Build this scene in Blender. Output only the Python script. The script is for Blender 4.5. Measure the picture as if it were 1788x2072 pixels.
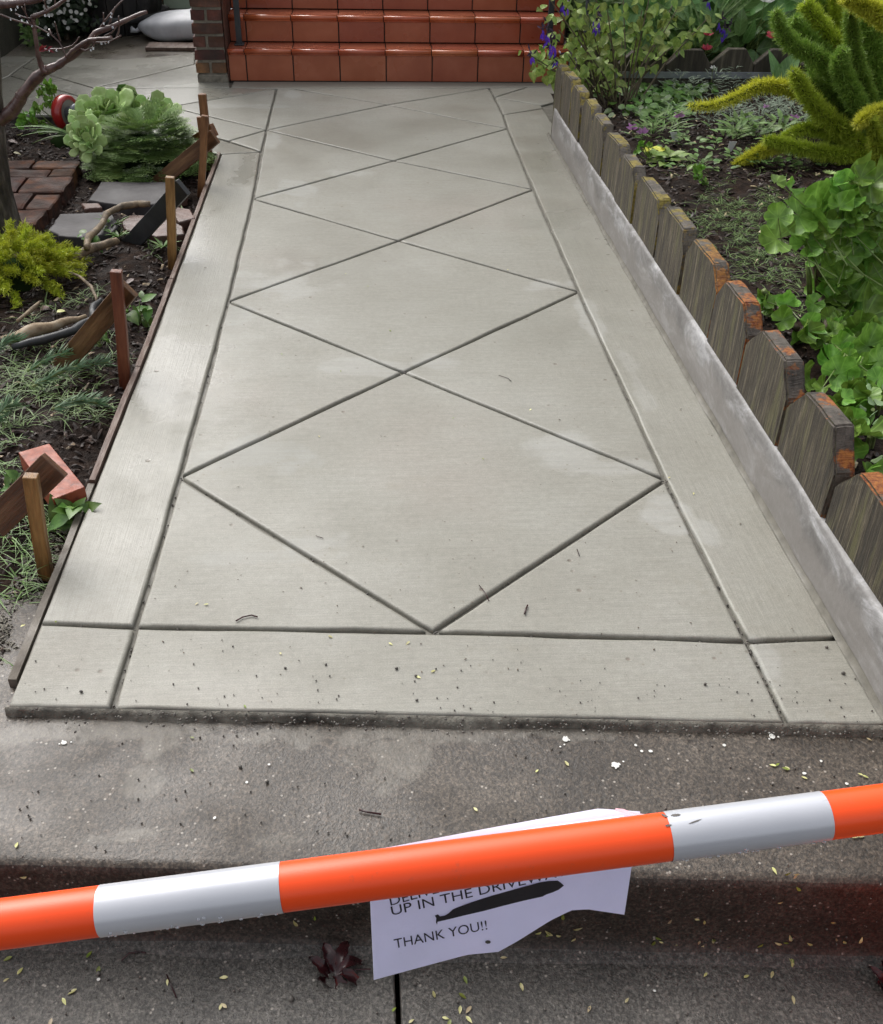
import bpy, bmesh, math, random
import numpy as np
from mathutils import Vector, Matrix, Euler, noise
for o in list(bpy.data.objects): bpy.data.objects.remove(o)
random.seed(7); rng = np.random.default_rng(7)
SC = bpy.context.scene; COL = SC.collection
# ---------------------------------------------------------------- camera
F = 2056.0; CX, CY = 894.0, 1036.0; H = 1.4
def _n(v): v = np.array(v, float); return v/np.linalg.norm(v)
_Y = _n((-179, -1446, F)); _Z = -_n((-72, 2932, F)); _Z = _n(_Z-_Y*_Z.dot(_Y)); _X = np.cross(_Y, _Z)
A = np.array([_X, _Y, _Z])                       # world = A @ camera ray
cam_d = bpy.data.cameras.new('camera'); cam = bpy.data.objects.new('camera', cam_d); COL.objects.link(cam)
cam_d.sensor_fit = 'VERTICAL'; cam_d.sensor_height = 24; cam_d.lens = 24*F/2072; cam_d.clip_start = .05; cam_d.clip_end = 300
R = Matrix([list(r) for r in (A@np.diag([1., -1., -1.]))]).to_4x4()
cam.matrix_world = Matrix.Translation((0, 0, H)) @ R
SC.camera = cam
# ---------------------------------------------------------------- world, sun, exposure
w = bpy.data.worlds.new('World'); SC.world = w; w.use_nodes = True
nt = w.node_tree; nt.nodes.clear()
sky = nt.nodes.new('ShaderNodeTexSky'); sky.sky_type = 'NISHITA'; sky.sun_disc = False
SUN_EL, SUN_ROT = math.radians(46), math.radians(-32)
sky.sun_elevation = SUN_EL; sky.sun_rotation = SUN_ROT; sky.air_density = 1.0; sky.dust_density = 6; sky.ozone_density = 1
hs = nt.nodes.new('ShaderNodeHueSaturation'); hs.inputs['Saturation'].default_value = .22
bg = nt.nodes.new('ShaderNodeBackground'); bg.inputs[1].default_value = .15
wo = nt.nodes.new('ShaderNodeOutputWorld')
nt.links.new(sky.outputs[0], hs.inputs['Color']); nt.links.new(hs.outputs[0], bg.inputs[0]); nt.links.new(bg.outputs[0], wo.inputs[0])
sl = bpy.data.lights.new('sun', 'SUN'); sl.energy = .6; sl.angle = math.radians(60); sl.color = (1, .975, .94)
so = bpy.data.objects.new('sun', sl); COL.objects.link(so)
so.rotation_euler = (math.radians(90)-SUN_EL, 0, math.pi-SUN_ROT)
SC.view_settings.view_transform = 'Standard'; SC.view_settings.look = 'None'; SC.view_settings.gamma = 1
SC.view_settings.exposure = .62; SC.view_settings.use_curve_mapping = False
SC.render.resolution_x = 883; SC.render.resolution_y = 1024
# ---------------------------------------------------------------- picture pixel -> place helpers
def ray(x, y): return A@np.array([x-CX, y-CY, F])
def P(x, y, z=0.):
    d = ray(x, y); return Vector(np.array([0, 0, H])+d*((z-H)/d[2]))
def Q(x, y, yy):
    d = ray(x, y); return Vector(np.array([0, 0, H])+d*(yy/d[1]))
def DZ(x, y, Z):
    return Vector(np.array([0, 0, H])+ray(x, y)/F*Z)
# ---------------------------------------------------------------- object helpers
def tag(o, label=None, cat=None, group=None, kind=None):
    if label: o['label'] = label
    if cat: o['category'] = cat
    if group: o['group'] = group
    if kind: o['kind'] = kind
    return o
def thing(name, label, cat, loc=(0, 0, 0), group=None):
    o = bpy.data.objects.new(name, None); COL.objects.link(o); o.location = loc; o.empty_display_size = .1
    return tag(o, label, cat, group)
def par(o, p):
    o.parent = p; o.matrix_parent_inverse = p_inv(p)
def p_inv(p):
    m = Matrix.Translation(p.location)@p.rotation_euler.to_matrix().to_4x4() if p.type == 'EMPTY' else p.matrix_basis.copy()
    if p.parent: pass
    return m.inverted()
def obj(name, me, mat=None, parent=None, M=None, smooth=False):
    o = bpy.data.objects.new(name, me); COL.objects.link(o)
    if mat is not None and not me.materials: me.materials.append(mat)
    if M is not None: o.matrix_basis = M
    if parent is not None: par(o, parent)
    if smooth and len(me.polygons): me.polygons.foreach_set('use_smooth', [True]*len(me.polygons))
    return o
def struct(o): o['kind'] = 'structure'; return o
def mesh(name, v, f):
    me = bpy.data.meshes.new(name); me.from_pydata([tuple(p) for p in v], [], [tuple(q) for q in f]); me.update(); return me
class MB:
    def __init__(s): s.v = []; s.f = []
    def add(s, v, f):
        n = len(s.v); s.v += [tuple(p) for p in v]; s.f += [tuple(i+n for i in q) for q in f]
    def box(s, x0, x1, y0, y1, z0, z1, M=None):
        v = [Vector((x, y, z)) for z in (z0, z1) for y in (y0, y1) for x in (x0, x1)]
        if M is not None: v = [M@p for p in v]
        s.add(v, [(0, 2, 3, 1), (4, 5, 7, 6), (0, 1, 5, 4), (1, 3, 7, 5), (3, 2, 6, 7), (2, 0, 4, 6)])
    def tube(s, pts, rad, n=8, cap=True):
        pts = [Vector(p) for p in pts]; rings = []; up = Vector((.13, .31, .94)); L = len(pts)
        if not hasattr(rad, '__len__'): rad = [rad]*L
        for i, p in enumerate(pts):
            t = (pts[min(i+1, L-1)]-pts[max(i-1, 0)]).normalized()
            a = t.cross(up); a = a.normalized() if a.length > .05 else t.orthogonal().normalized(); b = t.cross(a)
            rings.append([p+(a*math.cos(2*math.pi*k/n)+b*math.sin(2*math.pi*k/n))*rad[i] for k in range(n)])
        v = [q for r in rings for q in r]; f = []
        for i in range(L-1):
            for k in range(n): f.append((i*n+k, i*n+(k+1) % n, (i+1)*n+(k+1) % n, (i+1)*n+k))
        if cap: f.append(tuple(range(n))[::-1]); f.append(tuple((L-1)*n+k for k in range(n)))
        s.add(v, f)
    def build(s, name, mat=None, parent=None, smooth=False, M=None):
        return obj(name, mesh(name, s.v, s.f), mat, parent, M, smooth)
def bevel_me(me, w=.003, seg=2):
    bm = bmesh.new(); bm.from_mesh(me); bmesh.ops.bevel(bm, geom=bm.edges[:], offset=w, segments=seg, affect='EDGES', profile=.6)
    bm.to_mesh(me); bm.free(); return me
def bbox(name, x0, x1, y0, y1, z0, z1, mat, parent=None, bev=.003, M=None, seg=2):
    m = MB(); m.box(x0, x1, y0, y1, z0, z1); me = mesh(name, m.v, m.f)
    if bev: bevel_me(me, bev, seg)
    return obj(name, me, mat, parent, M)
def jitter(me, amp, sc=20., seed=0.):
    for v in me.vertices:
        n = noise.noise_vector(v.co*sc+Vector((seed, seed*.7, -seed))); v.co += n*amp
    me.update(); return me
def rough_block(name, dx, dy, dz, amp=.004, cuts=3, bev=.004, seed=0, sc=12):
    bm = bmesh.new(); bmesh.ops.create_cube(bm, size=1)
    for v in bm.verts: v.co = Vector((v.co.x*dx, v.co.y*dy, v.co.z*dz))
    bmesh.ops.bevel(bm, geom=bm.edges[:], offset=bev, segments=1, affect='EDGES')
    bmesh.ops.subdivide_edges(bm, edges=[e for e in bm.edges if e.calc_length() > max(dx, dy, dz)*.3], cuts=cuts, use_grid_fill=True)
    me = bpy.data.meshes.new(name); bm.to_mesh(me); bm.free(); return jitter(me, amp, sc, seed)
def prism_poly(name, pts, z0, z1, bev=.004, mat=None, parent=None):
    bm = bmesh.new(); vs = [bm.verts.new((p[0], p[1], z1)) for p in pts]; fc = bm.faces.new(vs)
    if fc.normal.z < 0: fc.normal_flip()
    bm.normal_update()
    if fc.normal.z < 0: fc.normal_flip()
    r = bmesh.ops.extrude_face_region(bm, geom=[fc]); 
    for v in [e for e in r['geom'] if isinstance(e, bmesh.types.BMVert)]: v.co.z = z0
    bmesh.ops.recalc_face_normals(bm, faces=bm.faces[:])
    if bev:
        ed = [e for e in bm.edges if all(abs(v.co.z-z1) < 1e-6 for v in e.verts)]
        bmesh.ops.bevel(bm, geom=ed, offset=bev, segments=3, affect='EDGES', profile=.5)
    me = bpy.data.meshes.new(name); bm.to_mesh(me); bm.free(); return obj(name, me, mat, parent)
# ---------------------------------------------------------------- materials
def N(t, typ, **kw):
    n = t.nodes.new(typ)
    for k, v in kw.items():
        if k in n.inputs: n.inputs[k].default_value = v
        else: setattr(n, k, v)
    return n
def ramp(t, fac, stops):
    r = t.nodes.new('ShaderNodeValToRGB'); t.links.new(fac, r.inputs[0]); el = r.color_ramp.elements
    while len(el) > 1: el.remove(el[-1])
    el[0].position = stops[0][0]; el[0].color = (*stops[0][1], 1) if hasattr(stops[0][1], '__len__') else (stops[0][1],)*3+(1,)
    for p, c in stops[1:]:
        e = el.new(p); e.color = (*c, 1) if hasattr(c, '__len__') else (c, c, c, 1)
    return r.outputs[0]
def mixc(t, fac, a, b, mode='MIX'):
    m = t.nodes.new('ShaderNodeMix'); m.data_type = 'RGBA'; m.blend_type = mode
    for s, v in ((m.inputs[0], fac), (m.inputs[6], a), (m.inputs[7], b)):
        if isinstance(v, (int, float)): s.default_value = v
        elif isinstance(v, tuple): s.default_value = (*v, 1)
        else: t.links.new(v, s)
    return m.outputs[2]
def mth(t, op, a, b=0., c=0.):
    m = t.nodes.new('ShaderNodeMath'); m.operation = op
    for s, v in zip(m.inputs, (a, b, c)):
        if isinstance(v, (int, float)): s.default_value = v
        else: t.links.new(v, s)
    return m.outputs[0]
def newmat(name):
    m = bpy.data.materials.new(name); m.use_nodes = True; t = m.node_tree; b = t.nodes['Principled BSDF']; return m, t, b
def coords(t, scale=(1, 1, 1), src='POS', rot=(0, 0, 0)):
    if src == 'POS': o = t.nodes.new('ShaderNodeNewGeometry').outputs['Position']
    else: o = t.nodes.new('ShaderNodeTexCoord').outputs['Object']
    mp = t.nodes.new('ShaderNodeMapping'); mp.inputs['Scale'].default_value = scale; mp.inputs['Rotation'].default_value = rot
    t.links.new(o, mp.inputs[0]); return mp.outputs[0]
def nz(t, vec, scale, detail=4, rough=.55, dist=0.):
    n = t.nodes.new('ShaderNodeTexNoise'); n.inputs['Scale'].default_value = scale; n.inputs['Detail'].default_value = detail
    n.inputs['Roughness'].default_value = rough; n.inputs['Distortion'].default_value = dist; t.links.new(vec, n.inputs['Vector']); return n.outputs[0]
def bump(t, b, h, strength=.3, dist=.01, prev=None):
    n = t.nodes.new('ShaderNodeBump'); n.inputs['Strength'].default_value = strength; n.inputs['Distance'].default_value = dist
    t.links.new(h, n.inputs['Height'])
    if prev: t.links.new(prev, n.inputs['Normal'])
    t.links.new(n.outputs[0], b.inputs['Normal']); return n.outputs[0]
def pm(name, c1, c2, c3=None, scale=8, rough=(.4, .7), bs=.3, bscale=60, bd=.005, stretch=(1, 1, 1), src='POS', rnd=.25, spec=.5, metal=0., coat=0., detail=5, sheen=0):
    m, t, b = newmat(name); v = coords(t, stretch, src)
    n1 = nz(t, v, scale, detail, .6); st = [(.3, c1), (.62, c2)]
    if c3: st = [(.28, c1), (.5, c2), (.72, c3)]
    col = ramp(t, n1, st)
    if rnd:
        oi = t.nodes.new('ShaderNodeObjectInfo'); hsv = t.nodes.new('ShaderNodeHueSaturation')
        t.links.new(mth(t, 'MULTIPLY_ADD', oi.outputs['Random'], 2*rnd, 1-rnd), hsv.inputs['Value'])
        t.links.new(mth(t, 'MULTIPLY_ADD', oi.outputs['Random'], rnd*.12, .5-rnd*.06), hsv.inputs['Hue'])
        t.links.new(col, hsv.inputs['Color']); col = hsv.outputs[0]
    t.links.new(col, b.inputs['Base Color'])
    n2 = nz(t, v, scale*.6, 3); t.links.new(ramp(t, n2, [(.35, rough[0]), (.65, rough[1])]), b.inputs['Roughness'])
    b.inputs['Specular IOR Level'].default_value = spec; b.inputs['Metallic'].default_value = metal; b.inputs['Coat Weight'].default_value = coat; b.inputs['Coat Roughness'].default_value = .12
    if bs: bump(t, b, nz(t, v, bscale, 5, .65), bs, bd)
    return m
def voro(t, vec, scale, out=0):
    n = t.nodes.new('ShaderNodeTexVoronoi'); n.inputs['Scale'].default_value = scale; t.links.new(vec, n.inputs['Vector']); return n.outputs[out]
def patches(t, pos, pts, noisescale=9, amp=3.0, hi=1.1, lo=.62):
    """soft-edged shapes round listed places (x, y, rx, ry), edges broken by noise"""
    tot = None
    nn = t.nodes.new('ShaderNodeTexNoise'); nn.inputs['Scale'].default_value = noisescale; nn.inputs['Detail'].default_value = 5; t.links.new(pos, nn.inputs['Vector'])
    for (x, y, rx, ry, st) in pts:
        mp = t.nodes.new('ShaderNodeMapping'); mp.inputs['Location'].default_value = (-x/rx, -y/ry, 0); mp.inputs['Scale'].default_value = (1/rx, 1/ry, 0)
        t.links.new(pos, mp.inputs[0]); ln = t.nodes.new('ShaderNodeVectorMath'); ln.operation = 'LENGTH'; t.links.new(mp.outputs[0], ln.inputs[0])
        d = mth(t, 'ADD', ln.outputs['Value'], mth(t, 'MULTIPLY_ADD', nn.outputs[0], amp, -amp/2))
        mr = t.nodes.new('ShaderNodeMapRange'); mr.interpolation_type = 'SMOOTHSTEP'; mr.inputs[1].default_value = hi; mr.inputs[2].default_value = lo
        mr.inputs[3].default_value = 0; mr.inputs[4].default_value = st; t.links.new(d, mr.inputs[0])
        tot = mr.outputs[0] if tot is None else mth(t, 'MAXIMUM', tot, mr.outputs[0])
    return tot
DRY = [((590, 385), .10, .16, .9), ((565, 570), .14, .16, .8), ((1115, 578), .10, .07, .9), ((760, 745), .14, .06, .8), ((890, 733), .12, .06, .8), ((1195, 650), .04, .18, .9),
       ((510, 925), .16, .09, .8), ((1150, 905), .13, .09, .8), ((1250, 945), .12, .05, .7), ((620, 1095), .10, .05, .7), ((1360, 1035), .07, .09, 1.), ((1425, 1075), .04, .06, .9), ((570, 1125), .16, .03, .5),
       ((590, 190), .05, .12, .9), ((505, 215), .22, .05, .8), ((555, 280), .05, .2, .8), ((700, 350), .12, .05, .6), ((1545, 1330), .03, .10, .8), ((480, 640), .05, .1, .6), ((1290, 770), .03, .2, .5)]
WET = [((392, 485), .07, .35, 1.), ((335, 770), .07, .35, .9), ((300, 900), .06, .2, .6), ((430, 800), .09, .28, .8), ((470, 700), .08, .2, .5), ((500, 330), .06, .5, .5), ((440, 880), .1, .1, .5)]
def concrete(name, axis, wet, tone=1.):
    m, t, b = newmat(name); pos = coords(t)
    big = nz(t, pos, 2.2, 6, .6); fine = nz(t, pos, 60, 4, .7)
    c = ramp(t, big, [(.3, (.218*tone, .210*tone, .177*tone)), (.5, (.252*tone, .245*tone, .210*tone)), (.7, (.284*tone, .278*tone, .245*tone))])
    pk = nz(t, coords(t, (1, 1, 1), 'POS', (0, 0, 1.)), 1.3, 3); c = mixc(t, ramp(t, pk, [(.55, 0.), (.75, .35)]), c, (.29*tone, .248*tone, .215*tone))
    br = nz(t, coords(t, (7, 330, 20) if axis == 'x' else (330, 7, 20)), 1., 3, .6)
    br2 = nz(t, coords(t, (3, 90, 20) if axis == 'x' else (90, 3, 20)), 1., 4, .7)
    c = mixc(t, .12, c, ramp(t, br2, [(.3, .26), (.7, .52)]), 'OVERLAY'); c = mixc(t, .16, c, ramp(t, br, [(.3, .15), (.7, .8)]), 'OVERLAY')
    c = mixc(t, .18, c, ramp(t, fine, [(.3, .2), (.7, .8)]), 'OVERLAY'); sand = nz(t, pos, 330, 2, .8); c = mixc(t, .30, c, ramp(t, sand, [(.35, .25), (.65, .75)]), 'OVERLAY')
    dry = patches(t, pos, [(P(*q).x, P(*q).y, rx, ry, s) for q, rx, ry, s in DRY], 7)
    dry = mth(t, 'MULTIPLY', dry, ramp(t, nz(t, coords(t, (4, 40, 4) if axis == 'x' else (40, 4, 4)), 1., 3), [(.3, .45), (.6, 1.)]))
    c = mixc(t, mth(t, 'MULTIPLY', dry, .4), c, (.42*tone, .423*tone, .408*tone))
    sp = voro(t, pos, 14); spn = nz(t, pos, 5, 2); sf = mth(t, 'MULTIPLY', ramp(t, sp, [(.05, 1.), (.10, 0.)]), ramp(t, spn, [(.5, 0.), (.55, .7)]))
    c = mixc(t, sf, c, (.13, .10, .075)); sp2 = voro(t, pos, 30); c = mixc(t, mth(t, 'MULTIPLY', ramp(t, sp2, [(.05, .7), (.12, 0.)]), ramp(t, nz(t, pos, 11, 2), [(.48, 0.), (.56, 1.)])), c, (.17, .145, .11))
    st = nz(t, pos, 3.7, 6, .7); c = mixc(t, ramp(t, st, [(.6, 0.), (.74, .30)]), c, (.20, .175, .12))
    damp = ramp(t, nz(t, pos, .9, 7, .62, .4), [(.44, 0.), (.58, .15)]); c = mixc(t, damp, c, (.15, .145, .115)); crk = nz(t, pos, 260, 3, .8); c = mixc(t, ramp(t, crk, [(.66, 0.), (.72, .35)]), c, (.10, .09, .07))
    t.links.new(c, b.inputs['Base Color'])
    r = ramp(t, nz(t, pos, 1.6, 4, .6), [(.36, wet[0]), (.6, wet[1])])
    r = mth(t, 'ADD', r, mth(t, 'MULTIPLY', dry, .15))
    wetp = patches(t, pos, [(P(*q).x, P(*q).y, rx, ry, s) for q, rx, ry, s in WET], 16, 2.0, 1.35, .1); r = mth(t, 'SUBTRACT', r, mth(t, 'MULTIPLY', wetp, .30)); r = mth(t, 'MAXIMUM', r, .19); t.links.new(r, b.inputs['Roughness'])
    b.inputs['Specular IOR Level'].default_value = .5
    p1 = bump(t, b, br, .35, .0016); p2 = bump(t, b, fine, .30, .002, p1); bump(t, b, mth(t, 'SUBTRACT', 0., sf), .5, .003, p2)
    return m
def aggregate(name, cols, rough, spec=.5, bs=.6, stains=True):
    m, t, b = newmat(name); pos = coords(t)
    big = nz(t, pos, 2.4, 6, .65, .3); fine = nz(t, pos, 140, 4, .75); mid = nz(t, pos, 38, 4, .7)
    c = ramp(t, big, [(.32, cols[0]), (.5, cols[1]), (.68, cols[2])])
    c = mixc(t, .8, c, ramp(t, fine, [(.32, .08), (.5, .45), (.68, .95)]), 'OVERLAY')
    bwn = t.nodes.new('ShaderNodeRGBToBW'); t.links.new(voro(t, pos, 260, 1), bwn.inputs[0]); c = mixc(t, .5, c, ramp(t, bwn.outputs[0], [(.25, .15), (.5, .5), (.75, .9)]), 'OVERLAY')
    pit = nz(t, pos, 420, 2, .8); c = mixc(t, ramp(t, pit, [(.60, 0.), (.66, .6)]), c, (.015, .012, .009)); c = mixc(t, .3, c, ramp(t, mid, [(.3, .2), (.7, .8)]), 'OVERLAY')
    c = mixc(t, mth(t, 'MULTIPLY', ramp(t, voro(t, pos, 70), [(.10, 1.), (.2, 0.)]), ramp(t, nz(t, pos, 31, 2), [(.52, 0.), (.58, .7)])), c, (.42, .38, .33))
    if stains:
        pf = patches(t, pos, [(P(300, 1575, -.02).x, P(300, 1575, -.02).y, .045, .03, .35), (P(270, 1690, -.02).x, P(270, 1690, -.02).y, .06, .02, .4), (P(560, 1700, -.02).x, P(560, 1700, -.02).y, .05, .02, .2),
              (P(790, 1530, -.02).x, P(790, 1530, -.02).y, .06, .07, .35), (P(310, 1490, -.02).x, P(310, 1490, -.02).y, .02, .05, .4), (P(1000, 1475, -.02).x, P(1000, 1475, -.02).y, .5, .03, .4), (P(200, 1475, -.02).x, P(200, 1475, -.02).y, .25, .03, .4)], 14)
        c = mixc(t, pf, c, (.21, .195, .165))
    t.links.new(c, b.inputs['Base Color']); t.links.new(ramp(t, nz(t, pos, 5, 4), [(.35, rough[0]), (.65, rough[1])]), b.inputs['Roughness'])
    b.inputs['Specular IOR Level'].default_value = spec
    p1 = bump(t, b, mid, bs*.6, .004); bump(t, b, fine, bs, .0025, p1); return m
M = {}
M['conc_x'] = concrete('broomed concrete', 'x', (.38, .62)); M['conc_y'] = concrete('broomed concrete border', 'y', (.24, .55), 1.0)
M['conc_wet'] = concrete('wet patio concrete', 'x', (.15, .30), 1.05); M['groove'] = pm('tooled joint', (.085, .08, .064), (.15, .14, .115), scale=20, rough=(.5, .8), bs=.4, rnd=0)
M['old'] = aggregate('old brown concrete', ((.06, .048, .036), (.10, .085, .065), (.16, .14, .11)), (.2, .5), stains=False)
M['landing'] = aggregate('brown landing concrete', ((.035, .027, .020), (.057, .045, .034), (.096, .079, .062)), (.28, .55))
M['riser'] = aggregate('wet kerb concrete with painted shade', ((.026, .020, .015), (.042, .033, .026), (.068, .055, .044)), (.35, .6), .4, .5, False)  # darker than the landing: wet concrete with the riser's shade painted in
M['walk'] = aggregate('dark sidewalk concrete', ((.046, .042, .037), (.072, .066, .058), (.112, .104, .092)), (.18, .45), .5, 1., False)
M['curb'] = None
def curb_mat():
    m, t, b = newmat('grey cast curb'); pos = coords(t)
    c = ramp(t, nz(t, coords(t, (1, 2.2, 6)), 2.2, 7, .7, .6), [(.3, (.115, .11, .105)), (.5, (.185, .18, .175)), (.64, (.35, .35, .355))])
    c = mixc(t, .35, c, ramp(t, nz(t, pos, 55, 5, .75), [(.3, .2), (.7, .8)]), 'OVERLAY')
    c = mixc(t, mth(t, 'MULTIPLY', ramp(t, voro(t, pos, 40), [(.07, .8), (.14, 0.)]), ramp(t, nz(t, pos, 13, 2), [(.5, 0.), (.56, 1.)])), c, (.16, .14, .12))
    sep = t.nodes.new('ShaderNodeSeparateXYZ'); t.links.new(pos, sep.inputs[0])
    low = mth(t, 'SUBTRACT', sep.outputs[2], mth(t, 'MULTIPLY', nz(t, coords(t, (1, 3, 1)), 2., 5), .16)); c = mixc(t, ramp(t, low, [(0., .6), (.03, 0.)]), c, (.22, .205, .19))
    t.links.new(c, b.inputs['Base Color']); b.inputs['Roughness'].default_value = .5; p1 = bump(t, b, nz(t, pos, 45, 5, .7), .35, .003); return m
M['curb'] = curb_mat()
M['soil'] = pm('wet dark soil', (.006, .003, .002), (.016, .0085, .0055), (.038, .021, .013), scale=24, rough=(.6, .95), bs=1., bscale=70, bd=.012, rnd=0, spec=.15)
M['chip'] = pm('bark mulch', (.006, .003, .002), (.022, .011, .007), (.085, .045, .028), scale=60, rough=(.5, .8), bs=.3, rnd=0)
M['straw'] = pm('dry bits', (.16, .10, .05), (.38, .30, .17), (.5, .45, .33), scale=30, rough=(.5, .8), bs=0, rnd=.3)
M['tile'] = pm('glazed terracotta tile', (.31, .072, .032), (.37, .098, .046), (.43, .13, .068), scale=5, rough=(.2, .42), bs=.12, bscale=25, bd=.002, rnd=.08, coat=.25)
M['nose'] = pm('terracotta nosing', (.44, .095, .035), (.54, .14, .06), scale=9, rough=(.12, .28), bs=.1, bscale=30, rnd=.12, coat=.7)
M['grout'] = pm('dark grout', (.03, .022, .018), (.06, .045, .037), scale=30, rough=(.6, .9), bs=.4, rnd=0)
M['brick'] = pm('old clinker brick', (.035, .02, .014), (.095, .04, .024), (.22, .08, .042), scale=9, rough=(.45, .8), bs=.7, bscale=45, bd=.006, rnd=.45)
M['mortar'] = pm('sandy mortar', (.13, .115, .09), (.26, .235, .19), scale=30, rough=(.7, .95), bs=.9, bscale=60, bd=.006, rnd=0)
M['mossbrick'] = pm('mossy paving brick', (.025, .016, .012), (.055, .028, .020), (.12, .045, .018), scale=14, rough=(.55, .9), bs=.8, bscale=55, bd=.006, rnd=.3, spec=.2)
M['slate'] = pm('wet slate', (.04, .035, .036), (.065, .06, .062), (.10, .097, .10), scale=6, rough=(.45, .65), bs=.4, bscale=22, bd=.006, rnd=.1, spec=.25)
M['redstone'] = pm('reddish flagstone', (.045, .025, .02), (.10, .052, .04), (.16, .09, .07), scale=9, rough=(.35, .6), bs=.6, bscale=28, bd=.008, rnd=.15)
M['redpaver'] = pm('red clay paver', (.13, .035, .02), (.27, .06, .028), (.34, .085, .04), scale=45, rough=(.4, .6), bs=.4, bscale=90, bd=.003, rnd=0)
M['stake'] = pm('wet cedar stake', (.035, .015, .006), (.17, .075, .026), (.34, .17, .065), scale=3, rough=(.3, .6), bs=.6, bscale=9, bd=.004, stretch=(14, 1.6, 14), src='OBJ', rnd=.25)
M['stakered'] = pm('wet redwood stake', (.06, .018, .009), (.15, .045, .02), (.23, .08, .035), scale=3, rough=(.3, .6), bs=.6, bscale=9, bd=.004, stretch=(14, 1.6, 14), src='OBJ', rnd=.1)
M['brace'] = pm('wet brace board', (.03, .016, .008), (.115, .052, .022), (.22, .115, .05), scale=3, rough=(.3, .6), bs=.6, bscale=9, bd=.004, stretch=(14, 1.4, 14), src='OBJ', rnd=.2)
M['darkboard'] = pm('blackened board', (.013, .013, .014), (.03, .031, .033), (.05, .052, .055), scale=5, rough=(.4, .65), bs=.4, bscale=30, rnd=0, src='OBJ')
M['form'] = pm('form board', (.06, .036, .026), (.14, .088, .068), (.21, .17, .14), scale=7, rough=(.45, .75), bs=.5, bscale=30, stretch=(8, 1, 8), rnd=.15)
M['formgrey'] = pm('cement smeared form board', (.075, .06, .047), (.13, .112, .09), (.20, .18, .15), scale=14, rough=(.5, .8), bs=.6, bscale=50, rnd=0)
M['matte'] = pm('painted foliage shade', (.010, .018, .006), (.02, .035, .012), scale=20, rough=(.9, 1.), bs=0, rnd=0, spec=.0)  # near-black green standing in for the shade inside plants
M['edge'] = pm('ragged slab edge', (.05, .046, .038), (.15, .14, .115), (.24, .23, .19), scale=30, rough=(.5, .85), bs=1., bscale=90, bd=.005, rnd=0)
M['spill'] = pm('cement crumbs', (.10, .09, .072), (.17, .155, .125), (.25, .235, .20), scale=22, rough=(.6, .9), bs=1., bscale=60, bd=.008, rnd=.2)
M['bark'] = pm('maple bark', (.008, .006, .005), (.05, .04, .032), (.17, .15, .13), scale=4, rough=(.4, .7), bs=1., bscale=8, bd=.012, stretch=(10, 10, 2.2), rnd=0)
M['branch'] = pm('wet maple branch', (.045, .022, .02), (.11, .062, .055), (.20, .13, .115), scale=25, rough=(.2, .5), bs=.5, bscale=60, rnd=0, coat=.4)
M['deadbranch'] = pm('fallen branch bark', (.05, .035, .022), (.14, .10, .062), (.28, .2, .12), scale=28, rough=(.5, .8), bs=.7, bscale=60, rnd=.15)
M['drop'] = newmat('water')[0]; _b = M['drop'].node_tree.nodes['Principled BSDF']; _b.inputs['Base Color'].default_value = (.92, .95, 1, 1); _b.inputs['Roughness'].default_value = .03; _b.inputs['Transmission Weight'].default_value = .65; _b.inputs['IOR'].default_value = 1.33
M['metal'] = pm('galvanised strap', (.24, .26, .28), (.36, .39, .42), scale=20, rough=(.35, .6), bs=.2, metal=.5, rnd=0)
M['iron'] = pm('dark painted iron', (.022, .025, .03), (.04, .044, .05), scale=15, rough=(.35, .6), bs=.2, rnd=0)
M['green_wall'] = pm('pale green stucco', (.42, .52, .40), (.50, .60, .47), scale=6, rough=(.7, .9), bs=.5, bscale=70, rnd=0)
M['darkwall'] = pm('mossy dark wall', (.018, .018, .012), (.04, .038, .026), (.07, .066, .05), scale=4, rough=(.6, .9), bs=.6, bscale=40, rnd=0)
M['sack'] = pm('white woven sack', (.50, .51, .54), (.70, .71, .74), scale=7, rough=(.5, .7), bs=.5, bscale=220, bd=.003, rnd=0)
M['barrel'] = pm('dark barrel stave', (.006, .006, .007), (.016, .015, .015), (.05, .045, .042), scale=3, rough=(.4, .7), bs=.5, bscale=10, stretch=(6, 6, 1), rnd=.2)
M['hoop'] = pm('barrel hoop', (.05, .052, .055), (.09, .092, .095), scale=15, rough=(.4, .6), bs=.2, metal=.3, rnd=0)
M['orange'] = pm('fluorescent orange plastic', (.93, .075, .008), (.97, .088, .012), scale=5, rough=(.32, .42), bs=.04, bscale=120, bd=.001, rnd=0)
M['paper'] = pm('lavender white paper', (.74, .74, .90), (.80, .80, .95), scale=9, rough=(.35, .55), bs=.5, bscale=11, bd=.004, rnd=0)
M['ink'] = pm('black ink', (.012, .011, .016), (.02, .018, .025), scale=20, rough=(.3, .6), bs=.1, rnd=0)
M['film'] = pm('plastic film', (.55, .6, .75), (.72, .78, .92), scale=30, rough=(.15, .3), bs=.5, bscale=80, rnd=0)
M['pink'] = pm('pink tape', (.7, .3, .36), (.8, .5, .56), scale=30, rough=(.15, .3), bs=.2, rnd=0)
_t = M['paper'].node_tree; _b = _t.nodes['Principled BSDF']; _tr = _t.nodes.new('ShaderNodeBsdfTranslucent'); _tr.inputs[0].default_value = (.78, .78, .93, 1); _ms = _t.nodes.new('ShaderNodeMixShader'); _ms.inputs[0].default_value = .3
_o = _t.nodes['Material Output']; _t.links.new(_b.outputs[0], _ms.inputs[1]); _t.links.new(_tr.outputs[0], _ms.inputs[2]); _t.links.new(_ms.outputs[0], _o.inputs[0])
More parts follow.
